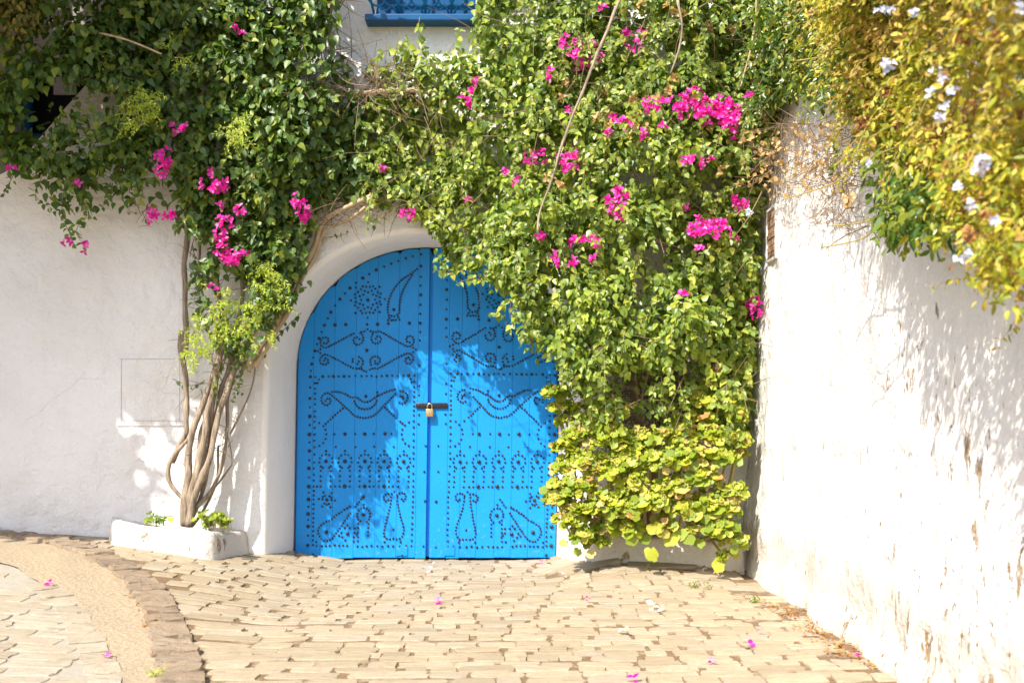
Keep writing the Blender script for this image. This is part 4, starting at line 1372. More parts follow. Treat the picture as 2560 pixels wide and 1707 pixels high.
# trunks and woody stems, each its own part
def stem(parent, ptsD, d, r, mat=M_bark, name="stem", display=True, knots=True):
    pts = trace(ptsD, d, 0.004) if display else [np.array(p) for p in ptsD]
    q = catmull(pts, 0.035)
    n = len(q)
    rr = []
    sd = RNG.integers(0, 999)
    for i in range(n):
        t = i / max(1, n - 1)
        rv__ = (r[0] + (r[1] - r[0]) * t) * 0.84
        rr.append(rv__ * (1 + (0.22 * float(vnoise(i * .35, sd, 0, 61)) + 0.30 * max(0.0, float(vnoise(i * .8, sd, 5, 64)) - .35) if knots else 0)))
        q[i] = q[i] + np.array([vnoise(i * .22, sd, 1, 62), vnoise(i * .22, sd, 2, 63), 0]) * r[0] * 0.55
    return MB().tube(q, rr, 8).build(name, mat, parent, True)
X4 = lambda a: [((x / 1.829) / K, (850 + y / 1.829) / K) for x, y in a]
for pts, dd, r in [
    ([(850, 850), (845, 740), (850, 600), (870, 500), (905, 350), (950, 230), (985, 100), (1000, 0)], (7.30, 7.31, 7.33, 7.34, 7.36, 7.38, 7.40, 7.42), (.030, .018)),
    ([(858, 850), (870, 700), (900, 560), (940, 400), (985, 200), (1010, 60), (1030, -80)], (7.30, 7.29, 7.30, 7.32, 7.35, 7.38, 7.4), (.032, .018)),
    ([(868, 850), (905, 690), (955, 540), (1000, 350), (1040, 200), (1090, 60), (1150, -80)], (7.31, 7.28, 7.28, 7.31, 7.34, 7.38, 7.42), (.030, .018)),
    ([(862, 840), (920, 600), (960, 450), (1012, 250), (1060, 100), (1110, -30)], (7.32, 7.35, 7.37, 7.4, 7.42, 7.45), (.026, .016)),
    ([(846, 740), (785, 660), (775, 580), (815, 500), (870, 430), (900, 350), (945, 240)], (7.32, 7.30, 7.30, 7.32, 7.35, 7.38, 7.42), (.018, .013)),
    ([(880, 780), (960, 690), (1005, 580), (1030, 420), (1050, 250), (1078, 110)], (7.31, 7.33, 7.36, 7.4, 7.44, 7.48), (.017, .011)),
    ([(880, 800), (985, 670), (1040, 600), (1065, 560), (1055, 480), (1040, 440)], (7.33, 7.36, 7.4, 7.42, 7.45, 7.47), (.009, .005)),
    ([(1050, 430), (1120, 300), (1160, 180), (1170, 60)], (7.45, 7.47, 7.5, 7.5), (.009, .006)),
    ([(880, 845), (930, 780), (985, 680), (1000, 600), (1000, 480)], (7.34, 7.38, 7.41, 7.44, 7.46), (.014, .008)),
    ([(785, 560), (820, 500), (858, 430), (862, 380), (850, 200), (838, 60), (830, -40)], (7.38, 7.40, 7.42, 7.43, 7.45, 7.46, 7.47), (.024, .022)),
]:
    stem(bl, X4(pts), dd, r)
for pts in ([(850, 850), (845, 740), (850, 600), (870, 500), (905, 350), (950, 230), (985, 100), (1000, -60)], [(868, 850), (905, 690), (955, 540), (1000, 350), (1040, 200), (1090, 60), (1150, -80)], [(858, 850), (890, 700), (940, 540), (985, 400), (1010, 250), (1020, 100), (1060, -60)], [(862, 840), (920, 600), (960, 450), (1012, 250), (1060, 100), (1110, -30)], [(855, 850), (862, 700), (878, 560), (915, 400), (960, 250), (980, 60), (985, -80)], [(864, 850), (885, 640), (930, 460), (965, 300), (1000, 150), (1075, -40)]):
    o_ = RNG.uniform(-16, 16)
    stem(bl, X4([(x + o_ * (i_ > 0) + RNG.uniform(-9, 9) * (i_ > 0), y_) for i_, (x, y_) in enumerate(pts)]), [7.31 + .02 * i_ + RNG.uniform(-.02, .03) for i_ in range(len(pts))], (RNG.uniform(.014, .019), RNG.uniform(.008, .011)))
for pts, dd, r, m_ in [
    ([(427, 820), (425, 740), (424, 640), (428, 570), (433, 520), (432, 460)], 7.46, (.022, .020), M_bark),
    ([(545, 850), (548, 760), (560, 680), (556, 600), (565, 520), (560, 430), (575, 330), (580, 200)], 7.42, (.018, .02), M_bark),
    ([(530, 850), (520, 760), (505, 680), (500, 600), (510, 500), (480, 400), (460, 250)], 7.40, (.018, .014), M_bark),
    ([(560, 850), (590, 740), (600, 650), (600, 560), (620, 460), (610, 330), (640, 180), (650, 60)], 7.44, (.02, .016), M_bark),
    ([(570, 850), (600, 800), (640, 740), (680, 640), (720, 570), (745, 510), (790, 480), (860, 450)], (7.4, 7.4, 7.44, 7.5, 7.5, 7.48, 7.42, 7.35), (.026, .018), M_bark_tan),
    ([(580, 840), (630, 770), (670, 700), (695, 640), (725, 590), (750, 530), (800, 505), (850, 470)], (7.36, 7.4, 7.47, 7.5, 7.52, 7.5, 7.44, 7.4), (.022, .012), M_bark_tan),
    ([(640, 720), (665, 690), (690, 665), (705, 660)], 7.5, (.012, .008), M_bark),
    ([(660, 215), (720, 205), (780, 215), (850, 212), (930, 205), (1010, 214)], 7.30, (.026, .018), M_bark_tan),
    ([(575, 400), (620, 320), (680, 250), (740, 215), (800, 190)], 7.34, (.02, .012), M_bark),
    ([(755, -20), (758, 60), (765, 110), (740, 190), (700, 240)], 7.32, (.018, .014), M_bark_tan),
    ([(650, 30), (690, 70), (740, 110), (790, 120)], 7.2, (.007, .004), M_twig),
    ([(700, 150), (760, 160), (800, 190), (860, 200)], 7.2, (.008, .004), M_twig),
    ([(230, 75), (280, 85), (330, 105), (370, 125)], 6.9, (.008, .006), M_bark_tan),
    ([(460, 540), (455, 600), (458, 650), (475, 700)], 7.42, (.009, .007), M_twig),
]:
    stem(bl, pts, dd, r, m_)
# bare twigs where the leaves are thin (around the horizontal branch, above the arch)
def tangle(mb, poly, n, d0, d1, ln, rad):
    c = sample_poly(poly, n)
    for q in c:
        p0 = np.array(P(q[0], q[1], RNG.uniform(d0, d1)))
        dr = unit(RNG.standard_normal(3) * np.array([1, .4, 1]))
        l_ = RNG.uniform(*ln)
        b = unit(RNG.standard_normal(3))
        mb.tube(catmull([p0, p0 + dr * l_ * .5 + b * l_ * .1, p0 + dr * l_ + b * l_ * .05], l_ / 4), [rad, rad * .9, rad * .7, rad * .6, rad * .4], 4, False)
tangle(twL, D([(660, 0), (790, 0), (770, 120), (860, 150), (1000, 170), (1010, 220), (850, 230), (660, 240)]), 150, 7.2, 7.5, (.12, .38), .0035)
tangle(twL, D([(740, 500), (780, 450), (900, 450), (930, 490), (800, 500), (750, 530)]), 60, 7.3, 7.5, (.1, .3), .003)
tangle(twL, D([(300, 470), (330, 450), (360, 500), (330, 530)]), 14, 7.3, 7.45, (.06, .15), .002)
tangle(twL, D([(430, 560), (560, 560), (520, 900), (460, 900)]), 60, 7.35, 7.5, (.08, .3), .003)
tangle(twL, D([(380, 1000), (540, 960), (520, 1100), (420, 1130)]), 26, 7.28, 7.45, (.05, .16), .0028)
twL.build("twigs", M_twig, bl, kind='stuff')
for (x, y_, r) in [(400, 295, 10), (422, 296, 12), (378, 362, 18), (370, 388, 17), (489, 398, 10), (484, 424, 20), (508, 424, 15), (352, 494, 16), (388, 492, 15), (510, 475, 11), (548, 484, 13), (518, 514, 20), (505, 545, 17), (512, 575, 18), (530, 590, 20), (560, 592, 19), (683, 465, 16), (698, 488, 18), (157, 556, 13), (195, 567, 10), (26, 386, 8), (487, 662, 9), (555, 82, 6), (545, 60, 5), (182, 420, 6)]:
    flower_cluster(bl, x * K, y_ * K, WALL_Y - float(prot_L(x * K, y_ * K)) - 0.14, r * K * 1.1, M_magenta)

# ------------------------------------------------------------------ right bougainvillea (sunlit)
br = thing("bougainvillea", "sunlit green bougainvillea with pink blooms hanging over the blue door's right half", "climbing plant", (0, 0, 0))
R_POLY = D([(835, 150), (900, 150), (940, 95), (1000, 140), (1085, 125), (1095, 0), (1090, -70), (1830, -70), (1800, 150), (1790, 330), (1755, 420), (1752, 560), (1748, 700), (1727, 860), (1716, 1010), (1560, 960), (1450, 970), (1390, 970), (1350, 910), (1300, 890), (1285, 825), (1225, 800), (1185, 745), (1150, 715), (1185, 690), (1120, 655), (1050, 632), (1012, 622), (1025, 590), (1000, 550), (960, 505), (900, 470), (835, 478)])
R_HOLE = [(D([(1375, 860), (1440, 830), (1580, 850), (1560, 930), (1500, 990), (1400, 985)]), 0.62), (D([(835, 160), (1000, 175), (1010, 220), (835, 225)]), 0.6),
          (D([(1400, 700), (1460, 690), (1430, 780)]), 0.4), (D([(1120, 120), (1200, 90), (1210, 20), (1130, 30)]), 0.3)]
R_GAPS = []
for _ in range(34):
    hx, hy, hr = RNG.uniform(1000, 1700), RNG.uniform(30, 820), RNG.uniform(12, 30)
    R_GAPS.append((D([(hx + hr * RNG.uniform(.6, 1.6) * math.cos(a_), hy + hr * RNG.uniform(.5, 1.1) * math.sin(a_)) for a_ in np.arange(0, 6.2, .9)]), 0.6))
def prot_R(px, py):
    x, y = px / K, py / K
    e = 0.24 + 0.30 * smooth(900, 1350, x) * smooth(80, 420, y)
    e = e - 0.14 * smooth(700, 960, y) * smooth(1250, 1350, x)
    e = e * (1 - 0.5 * smooth(1640, 1730, x) * smooth(250, 420, y))
    thin = smooth(1180, 1040, x) * smooth(120, 300, y)
    e = e * (1 - 0.55 * thin)
    return np.clip(e + 0.17 * vnoise(px / 150, py / 130, 0, 52) + 0.10 * vnoise(px / 60, py / 60, 0, 53), 0.1, 0.95)
def depth_R(px, py):
    u = RNG.random(np.shape(px))
    return WALL_Y - prot_R(px, py) * (0.30 + 0.70 * u ** 0.5)
lvR = Leaves()
cw = clumps(lvR, R_POLY, R_HOLE + R_GAPS, 960, 30, depth_R, (0.05, 0.16), (0.036, 0.066), 12)
twR = MB()
for i in RNG.choice(len(cw), 520, replace=False):
    p0 = cw[i] + np.array([0, -.05, 0])
    dr = unit(np.array([RNG.uniform(-.9, .7), RNG.uniform(-.9, -.1), RNG.uniform(-.8, .3)]))
    ln = RNG.uniform(.12, .34)
    pts = [p0, p0 + dr * ln * .5, p0 + dr * ln * .85 + DOWN * ln * .28]
    q = screen(np.array(pts))
    if in_poly(q[0], q[1], R_POLY).all():
        shoot(lvR, twR, pts, (.036, .066), .034)
for i in RNG.choice(len(cw), 90, replace=False):
    p0 = cw[i] + np.array([0, -.08, 0])
    dr = unit(np.array([RNG.uniform(-.7, .7), RNG.uniform(-.8, -.3), RNG.uniform(-.4, .9)]))
    ln = RNG.uniform(.3, .5)
    pts = [p0, p0 + dr * ln * .5, p0 + dr * ln * .8 + DOWN * ln * .12, p0 + dr * ln + DOWN * ln * .45]
    q = screen(np.array(pts))
    if in_poly(q[0], q[1], R_POLY)[:2].all():
        shoot(lvR, twR, pts, (.034, .06), .042, .0035)
for pts, dd, sz in [([(1060, 620), (1030, 625), (1005, 622)], 7.2, (.045, .06)), ([(1120, 645), (1080, 640), (1050, 655)], 7.15, (.045, .065)),
                    ([(1190, 660), (1160, 700), (1145, 720), (1125, 722)], 7.1, (.045, .065)), ([(1230, 700), (1190, 730), (1170, 765)], 7.1, (.05, .07)),
                    ([(1260, 720), (1230, 760), (1215, 800)], 7.05, (.05, .07)), ([(1290, 760), (1280, 800), (1275, 830)], 7.1, (.05, .07)),
                    ([(1330, 850), (1325, 890), (1340, 920)], 7.15, (.05, .07)), ([(900, 130), (920, 105), (935, 90)], 7.2, (.045, .065)),
                    ([(960, 40), (965, 70), (985, 120), (1000, 150)], 7.1, (.035, .055)), ([(1060, 150), (1050, 110), (1055, 70)], 7.15, (.05, .07)),
                    ([(985, 470), (995, 510), (1000, 545)], 7.3, (.05, .07)), ([(940, 470), (950, 485), (955, 500)], 7.35, (.05, .06)),
                    ([(1000, 140), (1030, 150), (1040, 120)], 7.2, (.045, .065)), ([(860, 140), (875, 120), (905, 115)], 7.25, (.045, .06)),
                    ([(1560, 880), (1578, 960), (1562, 1015)], 6.98, (.04, .06)), ([(1662, 880), (1682, 960), (1672, 1010)], 6.98, (.04, .06)), ([(1415, 900), (1430, 950), (1420, 1000)], 7.0, (.04, .06)), ([(1350, 890), (1362, 940), (1350, 990)], 7.0, (.04, .06)), ([(1520, 860), (1525, 930), (1540, 985)], 7.05, (.035, .05)), ([(1640, 830), (1665, 870), (1650, 905)], 7.05, (.055, .075)), ([(1590, 780), (1620, 830), (1630, 880)], 7.05, (.055, .075)),
                    ([(1480, 870), (1490, 910), (1470, 940)], 7.15, (.05, .065)), ([(1360, 930), (1400, 950), (1380, 985)], 7.15, (.05, .07))]:
    shoot(lvR, twR, trace(pts, dd, .01), sz, .04)
grow(br, lvR, 'heart', M_leaf_sun, 300)
for pts, dd, r, m_ in [
    ([(1690, -30), (1620, 10), (1540, 60)], 6.9, (.006, .005), M_twig),
    ([(1425, -10), (1400, 60), (1370, 130), (1340, 210), (1310, 280), (1285, 350), (1265, 420), (1245, 490), (1235, 540)], 6.82, (.012, .008), M_bark),
    ([(1560, 0), (1562, 60), (1560, 110), (1540, 170)], 6.85, (.010, .006), M_bark),
    ([(1740, -10), (1735, 60), (1720, 130), (1700, 200)], 6.7, (.008, .005), M_bark_tan),
    ([(1480, 1260), (1470, 1150), (1465, 1000), (1455, 900), (1450, 800), (1440, 640), (1400, 400)], 7.40, (.045, .03), M_twig),
    ([(1490, 1260), (1500, 1100), (1520, 960), (1510, 860), (1530, 760), (1560, 500)], 7.42, (.038, .025), M_twig),
    ([(1475, 1260), (1440, 1100), (1400, 980), (1390, 880), (1350, 760), (1250, 600)], 7.40, (.030, .02), M_bark),
    ([(1340, 990), (1310, 910), (1290, 860), (1283, 800)], 7.42, (.022, .014), M_bark_tan),
    ([(1500, 1260), (1560, 1080), (1600, 960), (1620, 860), (1640, 700)], 7.42, (.026, .02), M_twig),
    ([(1485, 1240), (1480, 1080), (1475, 950), (1490, 840)], 7.36, (.014, .010), M_bark_tan),
    ([(1350, 985), (1375, 970), (1400, 955)], 7.3, (.010, .007), M_bark_tan),
]:
    stem(br, pts, dd, r, m_)
tangle(twR, D([(1370, 850), (1580, 830), (1580, 960), (1480, 1010), (1400, 1000)]), 260, 7.3, 7.55, (.12, .45), .004)
tangle(twR, R_POLY, 200, 6.95, 7.2, (.12, .4), .0025)
tangle(twR, D([(835, 150), (1000, 150), (1010, 225), (835, 235)]), 60, 7.2, 7.4, (.12, .35), .0035)
twR.build("twigs", M_twig, br, kind='stuff')
FL = [(1330, 105, 14), (1318, 125, 12), (1355, 100, 13), (1340, 140, 14), (1365, 135, 11), (1300, 95, 12), (1296, 110, 9), (1330, 152, 11), (1375, 128, 8), (1440, 80, 12), (1432, 110, 7), (1460, 102, 12), (1478, 72, 7), (1258, 170, 12), (1092, 188, 9), (1083, 210, 7), (1070, 232, 10), (1062, 228, 6), (1080, 240, 5),
      (1560, 240, 20), (1590, 225, 22), (1610, 245, 24), (1640, 260, 24), (1660, 245, 22), (1680, 260, 20), (1600, 215, 16), (1672, 285, 20), (1690, 275, 14), (1620, 265, 20), (1575, 255, 16), (1680, 305, 10), (1720, 222, 8), (1300, 255, 9), (1485, 245, 16), (1505, 240, 10), (1525, 235, 8), (1432, 285, 15), (1418, 280, 10), (1444, 296, 10), (1480, 310, 11), (1398, 308, 10), (1405, 265, 7), (1215, 362, 15), (1244, 350, 10), (1250, 362, 8), (1295, 365, 14), (1315, 362, 15), (1328, 360, 10), (1300, 382, 12), (1315, 385, 9), (1164, 395, 9), (1184, 411, 8), (1600, 370, 16), (1576, 372, 9), (1634, 372, 10), (1420, 438, 12), (1435, 446, 8), (1395, 460, 8), (1418, 470, 15), (1425, 488, 13), (1408, 482, 8), (1590, 530, 16), (1610, 515, 17), (1630, 520, 17), (1655, 518, 16), (1615, 540, 14), (1640, 535, 12), (1665, 530, 11), (1685, 545, 12), (1690, 462, 15), (1710, 470, 11), (1700, 478, 9), (1575, 475, 8), (1315, 553, 11), (1335, 548, 9), (1364, 558, 14), (1275, 588, 11), (1287, 603, 10), (1312, 600, 12), (1362, 595, 6), (1568, 675, 9), (1730, 690, 14), (1725, 710, 14), (1738, 720, 10), (938, 494, 15), (1826, 260, 9), (1606, 575, 8), (1075, 462, 6), (878, 388, 6), (1385, 18, 7), (1522, 290, 6), (1240, 540, 7), (1650, 845, 7)]
for (x, y_, r) in FL:
    flower_cluster(br, x * K, y_ * K, WALL_Y - float(prot_R(x * K, y_ * K)) - 0.17, r * K * 1.1, M_magenta)
DRY = [(1405, 235, 18), (1400, 260, 14), (1375, 275, 14), (1455, 270, 16), (1475, 290, 18), (1440, 305, 12), (1530, 208, 15), (1510, 225, 10), (1285, 222, 14), (1395, 215, 10), (1262, 408, 11), (1280, 425, 12), (1405, 290, 10), (1300, 190, 7), (1600, 40, 14), (1625, 60, 14), (1560, 30, 12), (1540, 15, 12), (1480, 10, 12), (1595, 90, 10), (1680, 70, 12), (1715, 340, 16), (1700, 365, 14), (1735, 310, 14), (1690, 330, 12), (1660, 395, 10), (1720, 400, 12), (1745, 380, 10), (1755, 270, 10), (1700, 430, 8), (1545, 180, 9), (1450, 230, 9), (1630, 235, 8), (1660, 290, 8)]
for (x, y_, r) in DRY:
    flower_cluster(br, x * K, y_ * K, WALL_Y - float(prot_R(x * K, y_ * K)) - 0.10, r * K * .85, M_tan, "dry_flower_cluster", 0.9, 0.036)

# ------------------------------------------------------------------ lime green jasmine through the left trunks
def jasmine(label, spots, d, mat, twist=0.05, size=(.022, .038), parent=None):
    root = parent or thing("jasmine", label, "climbing plant", (0, 0, 0))
    lv, tw = Leaves(), MB()
    for (x, y_, r, n) in spots:
        for _ in range(n):
            a = RNG.uniform(0, 6.28)
            q = (x + r * RNG.random() ** .5 * math.cos(a), y_ + r * RNG.random() ** .5 * math.sin(a))
            p0 = np.array(P(q[0] * K, q[1] * K, d + RNG.uniform(-.10, .06)))
            dr = unit(np.array([RNG.uniform(-1, .8), RNG.uniform(-.8, .0), RNG.uniform(-.9, .7)]))
            ln = RNG.uniform(.06, .13)
            shoot(lv, tw, [p0, p0 + dr * ln * .55, p0 + dr * ln + DOWN * ln * .3], size, .019, .0015, True, .45)
    tw.build("stem", M_greenstem, root, kind='stuff')
    return root, lv
j1, lv = jasmine("fresh lime green jasmine sprays growing over the lower bougainvillea trunks", [(600, 640, 28, 16), (640, 690, 26, 12), (620, 610, 22, 8), (540, 725, 34, 22), (500, 740, 34, 20), (455, 745, 22, 14), (470, 790, 28, 16), (440, 815, 22, 12), (560, 760, 26, 12), (590, 700, 30, 14), (520, 690, 26, 10), (610, 770, 16, 6), (640, 650, 16, 6), (470, 660, 12, 3)], 7.22, M_leaf_jas)
grow(j1, lv, 'narrow', M_leaf_jas, 120)
j2, lv = jasmine("bright lime green tuft of jasmine lit up within the dark upper bougainvillea", [(330, 250, 34, 26), (315, 275, 24, 12), (350, 225, 22, 10)], 6.95, M_leaf_jas)
grow(j2, lv, 'narrow', M_leaf_jas, 60)
j3, lv = jasmine("small pale green jasmine spray below the lime tuft and above the pink flowers", [(552, 285, 20, 12), (540, 310, 16, 8), (560, 330, 12, 5), (420, 130, 16, 5), (390, 110, 12, 3)], 7.0, M_leaf_jas)
grow(j3, lv, 'narrow', M_leaf_jas, 40)

# ------------------------------------------------------------------ geraniums in the right planter
def geranium(label, heads, low, seed, singles):
    root = thing("geranium", label, "shrub", (0, 0, 0))
    lv, st_ = Leaves(), MB()
    for (x, y_, r, d) in heads:
        c = np.array(P(x * K, y_ * K, d))
        R_ = r * K / FPX * d
        base = np.array([c[0] * 0.85 + 0.15 * 1.0, min(d + 0.3, 7.5), max(0.24, c[2] - 0.5)])
        st_.tube(catmull([base, (base + c) / 2 + np.array([0, -.05, -.02]), c], .06), .008, 5)
        n = int(112 * (R_ / .12) ** 1.5)
        dirs = rand_dirs(n)
        dirs[:, 1] = -np.abs(dirs[:, 1])
        dirs[:, 2] = np.where(dirs[:, 2] < -.35, -dirs[:, 2] * .6, dirs[:, 2])
        rr = R_ * RNG.uniform(.45, 1.05, n)
        pos = c + dirs * rr[:, None]
        nn = dirs * .8 + np.array([-.25, -.45, .75]) + RNG.standard_normal((n, 3)) * .42
        tt = dirs * .9 + RNG.standard_normal((n, 3)) * .5 + DOWN * .25
        up = dirs[:, 2] > .45
        lv.add(pos, nn, tt, np.where(up, RNG.uniform(.022, .042, n), RNG.uniform(.036, .072, n)))
    for (x, y_, d, s) in low:
        c = np.array(P(x * K, y_ * K, d))
        lv.add(c, np.array([-.2, -1, .35]) + RNG.standard_normal(3) * .25, DOWN + RNG.standard_normal(3) * .4, s)
    st_.build("stem", M_greenstem, root, kind='stuff')
    return root, lv
g1, lv = geranium("yellow green geranium bush leaning against the blue door's right jamb",
    [(1275, 900, 26, 7.2), (1285, 935, 22, 7.22), (1300, 960, 20, 7.25), (1300, 1020, 30, 7.12), (1340, 1000, 36, 7.1), (1385, 960, 34, 7.12), (1400, 1000, 40, 7.05), (1350, 1060, 42, 7.05), (1300, 1070, 30, 7.1), (1290, 1120, 34, 7.1), (1280, 1150, 30, 7.1), (1330, 1120, 38, 7.02), (1400, 1080, 42, 7.0), (1310, 1190, 36, 7.05), (1350, 1170, 36, 7.0), (1340, 1225, 32, 7.03), (1390, 1150, 38, 7.0), (1400, 1205, 34, 7.05), (1370, 1240, 22, 7.05), (1430, 1030, 34, 7.05), (1422, 940, 22, 7.12), (1400, 925, 18, 7.15), (1350, 960, 22, 7.15), (1330, 940, 14, 7.18)],
    [(1330, 1258, 7.0, .06), (1360, 1262, 7.0, .07), (1300, 1240, 7.05, .06)], 1, 300)
grow(g1, lv, 'lobed', M_leaf_ger, 250)
g2, lv = geranium("broad yellow green geranium bush filling the white planter by the corner",
    [(1600, 915, 22, 7.15), (1650, 925, 24, 7.12), (1690, 955, 22, 7.1), (1625, 880, 16, 7.15), (1560, 1010, 24, 7.1), (1450, 1000, 22, 7.1), (1495, 1005, 34, 7.1), (1470, 1050, 40, 7.05), (1450, 1110, 40, 7.0), (1520, 1060, 40, 7.02), (1580, 1050, 42, 7.0), (1610, 960, 30, 7.15), (1590, 990, 30, 7.1), (1640, 1000, 32, 7.08), (1650, 1050, 36, 7.05), (1695, 1010, 26, 7.1), (1690, 1050, 22, 7.1), (1610, 1100, 40, 7.0), (1550, 1120, 40, 7.0), (1500, 1150, 42, 6.95), (1440, 1165, 40, 6.95), (1570, 1170, 36, 6.97), (1630, 1150, 36, 7.0), (1660, 1170, 34, 6.95), (1680, 1130, 30, 7.0), (1650, 1210, 36, 6.93), (1680, 1240, 30, 6.95), (1450, 1210, 26, 6.97), (1520, 1205, 28, 6.97), (1600, 1210, 24, 6.97), (1670, 1275, 16, 6.95)],
    [(1495, 1255, 6.9, .105), (1540, 1225, 6.92, .09), (1560, 1215, 6.92, .085), (1480, 1225, 6.95, .08), (1660, 1290, 6.9, .085), (1610, 1235, 6.95, .075), (1640, 1030, 7.0, .09), (1560, 965, 7.2, .085), (1600, 930, 7.2, .08), (1665, 935, 7.15, .075), (1530, 1140, 6.9, .09), (1650, 1085, 6.95, .085), (1500, 1200, 6.9, .085), (1580, 1225, 6.9, .08), (1450, 1230, 6.9, .07), (1620, 1180, 6.9, .07)], 2, 300)
grow(g2, lv, 'lobed', M_leaf_ger, 300)

# small seedlings in the left planter
def seedling(label, spots):
    root = thing("seedling", label, "plant", (0, 0, 0), "seedlings in the left planter")
    lv, tw = Leaves(), MB()
    for (x, y_, n) in spots:
        for _ in range(n):
            p = np.array(P((x + RNG.normal(0, 7)) * K, (y_ + RNG.normal(0, 4)) * K, 7.25 + RNG.normal(0, .04)))
            tw.tube([p + np.array([0, .01, -.07]), p], .0015, 4, False)
            lv.add(p, np.array([-.2, -.5, .8]) + RNG.standard_normal(3) * .4, np.array([0, -.6, -.4]) + RNG.standard_normal(3) * .5, RNG.uniform(.03, .05))
    tw.build("stem", M_greenstem, root, kind='stuff')
    grow(root, lv, 'lobed', M_leaf_sun, 30)
seedling("bigger round leaved seedling right of the grey trunks in the planter", [(500, 1185, 26), (520, 1195, 20), (470, 1185, 14), (480, 1200, 14)])
seedling("sparse low seedlings left of the grey trunks in the planter", [(340, 1187, 5), (365, 1190, 7), (385, 1190, 6)])

# ------------------------------------------------------------------ plants over the right-hand wall
pl = thing("plumbago", "golden dry plumbago with pale blue flowers hanging over the right wall", "shrub", (0, 0, 0))
LOW = [(2.0, 1.25), (2.8, 1.30), (3.05, 1.42), (3.25, 1.50), (3.6, 1.72), (4.2, 1.90), (4.66, 2.10), (5.2, 2.32), (5.74, 2.50), (6.5, 2.7), (7.5, 2.9)]
def lowz(y):
    return np.interp(y, [a for a, b in LOW], [b for a, b in LOW])
lvP, twP = Leaves(), MB()
def over_wall(n_cl, k, y0, y1, size, lift, spread_z, rad, dist=(0.05, 0.5)):
    y = RNG.uniform(y0, y1, n_cl)
    zl = lowz(y) + lift
    u = RNG.random(n_cl)
    z = zl + (3.75 - zl) * u * spread_z
    bulge = (0.35 + 0.65 * smooth(6.0, 4.2, y)) * 0.12 + (0.25 + 0.75 * smooth(5.6, 3.9, y)) * 0.38 * np.sin(np.clip((z - zl) / (3.5 - zl), 0, 1) * 2.4)
    x = wall_x(y) + bat * z - dist[0] - bulge * RNG.random(n_cl) ** .5 * (dist[1] / .5)
    c = np.stack([x, y, z], 1)
    r = RNG.uniform(*rad, n_cl)
    dirs = rand_dirs(n_cl * k).reshape(n_cl, k, 3)
    fl = (dirs @ unit(np.array([-.8, -.5, .4]))) < -.3
    dirs[fl] *= -1
    pos = (c[:, None] + dirs * (r[:, None] * RNG.uniform(.3, 1.05, (n_cl, k)))[..., None]).reshape(-1, 3)
    dirs = dirs.reshape(-1, 3)
    m = (pos[:, 0] < wall_x(pos[:, 1]) + bat * pos[:, 2] - .02) | (pos[:, 2] > 3.32)
    pos, dirs = pos[m], dirs[m]
    n = len(pos)
    return c, pos, dirs
c, pos, dirs = over_wall(980, 48, 2.2, 5.0, None, 0.10, 1.0, (.05, .13))
n = len(pos)
lvP.add(pos, dirs * .6 + np.array([-.5, -.6, .5]) + RNG.standard_normal((n, 3)) * .55, dirs * .6 + DOWN * .5 + np.array([-.4, -.2, 0]) + RNG.standard_normal((n, 3)) * .7, RNG.uniform(.020, .038, n))
for i in RNG.choice(len(c), 330, replace=False):
    p0 = c[i]
    dr = unit(np.array([RNG.uniform(-1, -.2), RNG.uniform(-.6, .6), RNG.uniform(-.7, .25)]))
    ln = RNG.uniform(.10, .26)
    shoot(lvP, twP, [p0, p0 + dr * ln * .6, p0 + dr * ln + DOWN * ln * .35], (.022, .038), .028, .0018)
lowp = sample_poly(D([(2120, 330), (2352, 330), (2352, 690), (2300, 650), (2230, 590), (2180, 520), (2140, 420)]), 105)
dlp = (1.62 - RNG.uniform(.15, .42, 105)) * FPX / (lowp[:, 0] - 1280)
dq = rand_dirs(105 * 26)
pq = np.repeat(to_world(lowp[:, 0], lowp[:, 1], dlp), 26, 0) + dq * RNG.uniform(.01, .09, (105 * 26, 1))
lvP.add(pq, dq * .6 + np.array([-.5, -.6, .5]) + RNG.standard_normal((len(pq), 3)) * .55, dq * .6 + DOWN * .5 + RNG.standard_normal((len(pq), 3)) * .7, RNG.uniform(.018, .034, len(pq)))
cB, pB, dB = over_wall(190, 40, 4.8, 6.3, None, 0.25, 1.0, (.05, .13))
lvP.add(pB, dB * .6 + np.array([-.5, -.6, .5]) + RNG.standard_normal((len(pB), 3)) * .55, dB * .6 + DOWN * .5 + RNG.standard_normal((len(pB), 3)) * .7, RNG.uniform(.024, .042, len(pB)))
# loose sprays below the main mass
for pts, dd in [([(2350, 600), (2250, 640), (2170, 640), (2140, 665)], (3.4, 3.5, 3.6, 3.65)), ([(2352, 700), (2310, 770), (2280, 800)], (3.1, 3.2, 3.25)), ([(2250, 600), (2300, 640), (2320, 670)], (3.3, 3.2, 3.15)),
                ([(2340, 590), (2290, 610), (2240, 640)], (3.3, 3.3, 3.35)), ([(2352, 560), (2320, 620), (2330, 660)], (3.0, 3.0, 3.0)), ([(2200, 420), (2150, 480), (2160, 540)], (3.7, 3.7, 3.7))]:
    shoot(lvP, twP, trace(pts, dd, .006), (.022, .034), .035, .0016)
grow(pl, lvP, 'oval', M_leaf_plum, 300)
twP.build("twigs", M_greenstem, pl, kind='stuff')
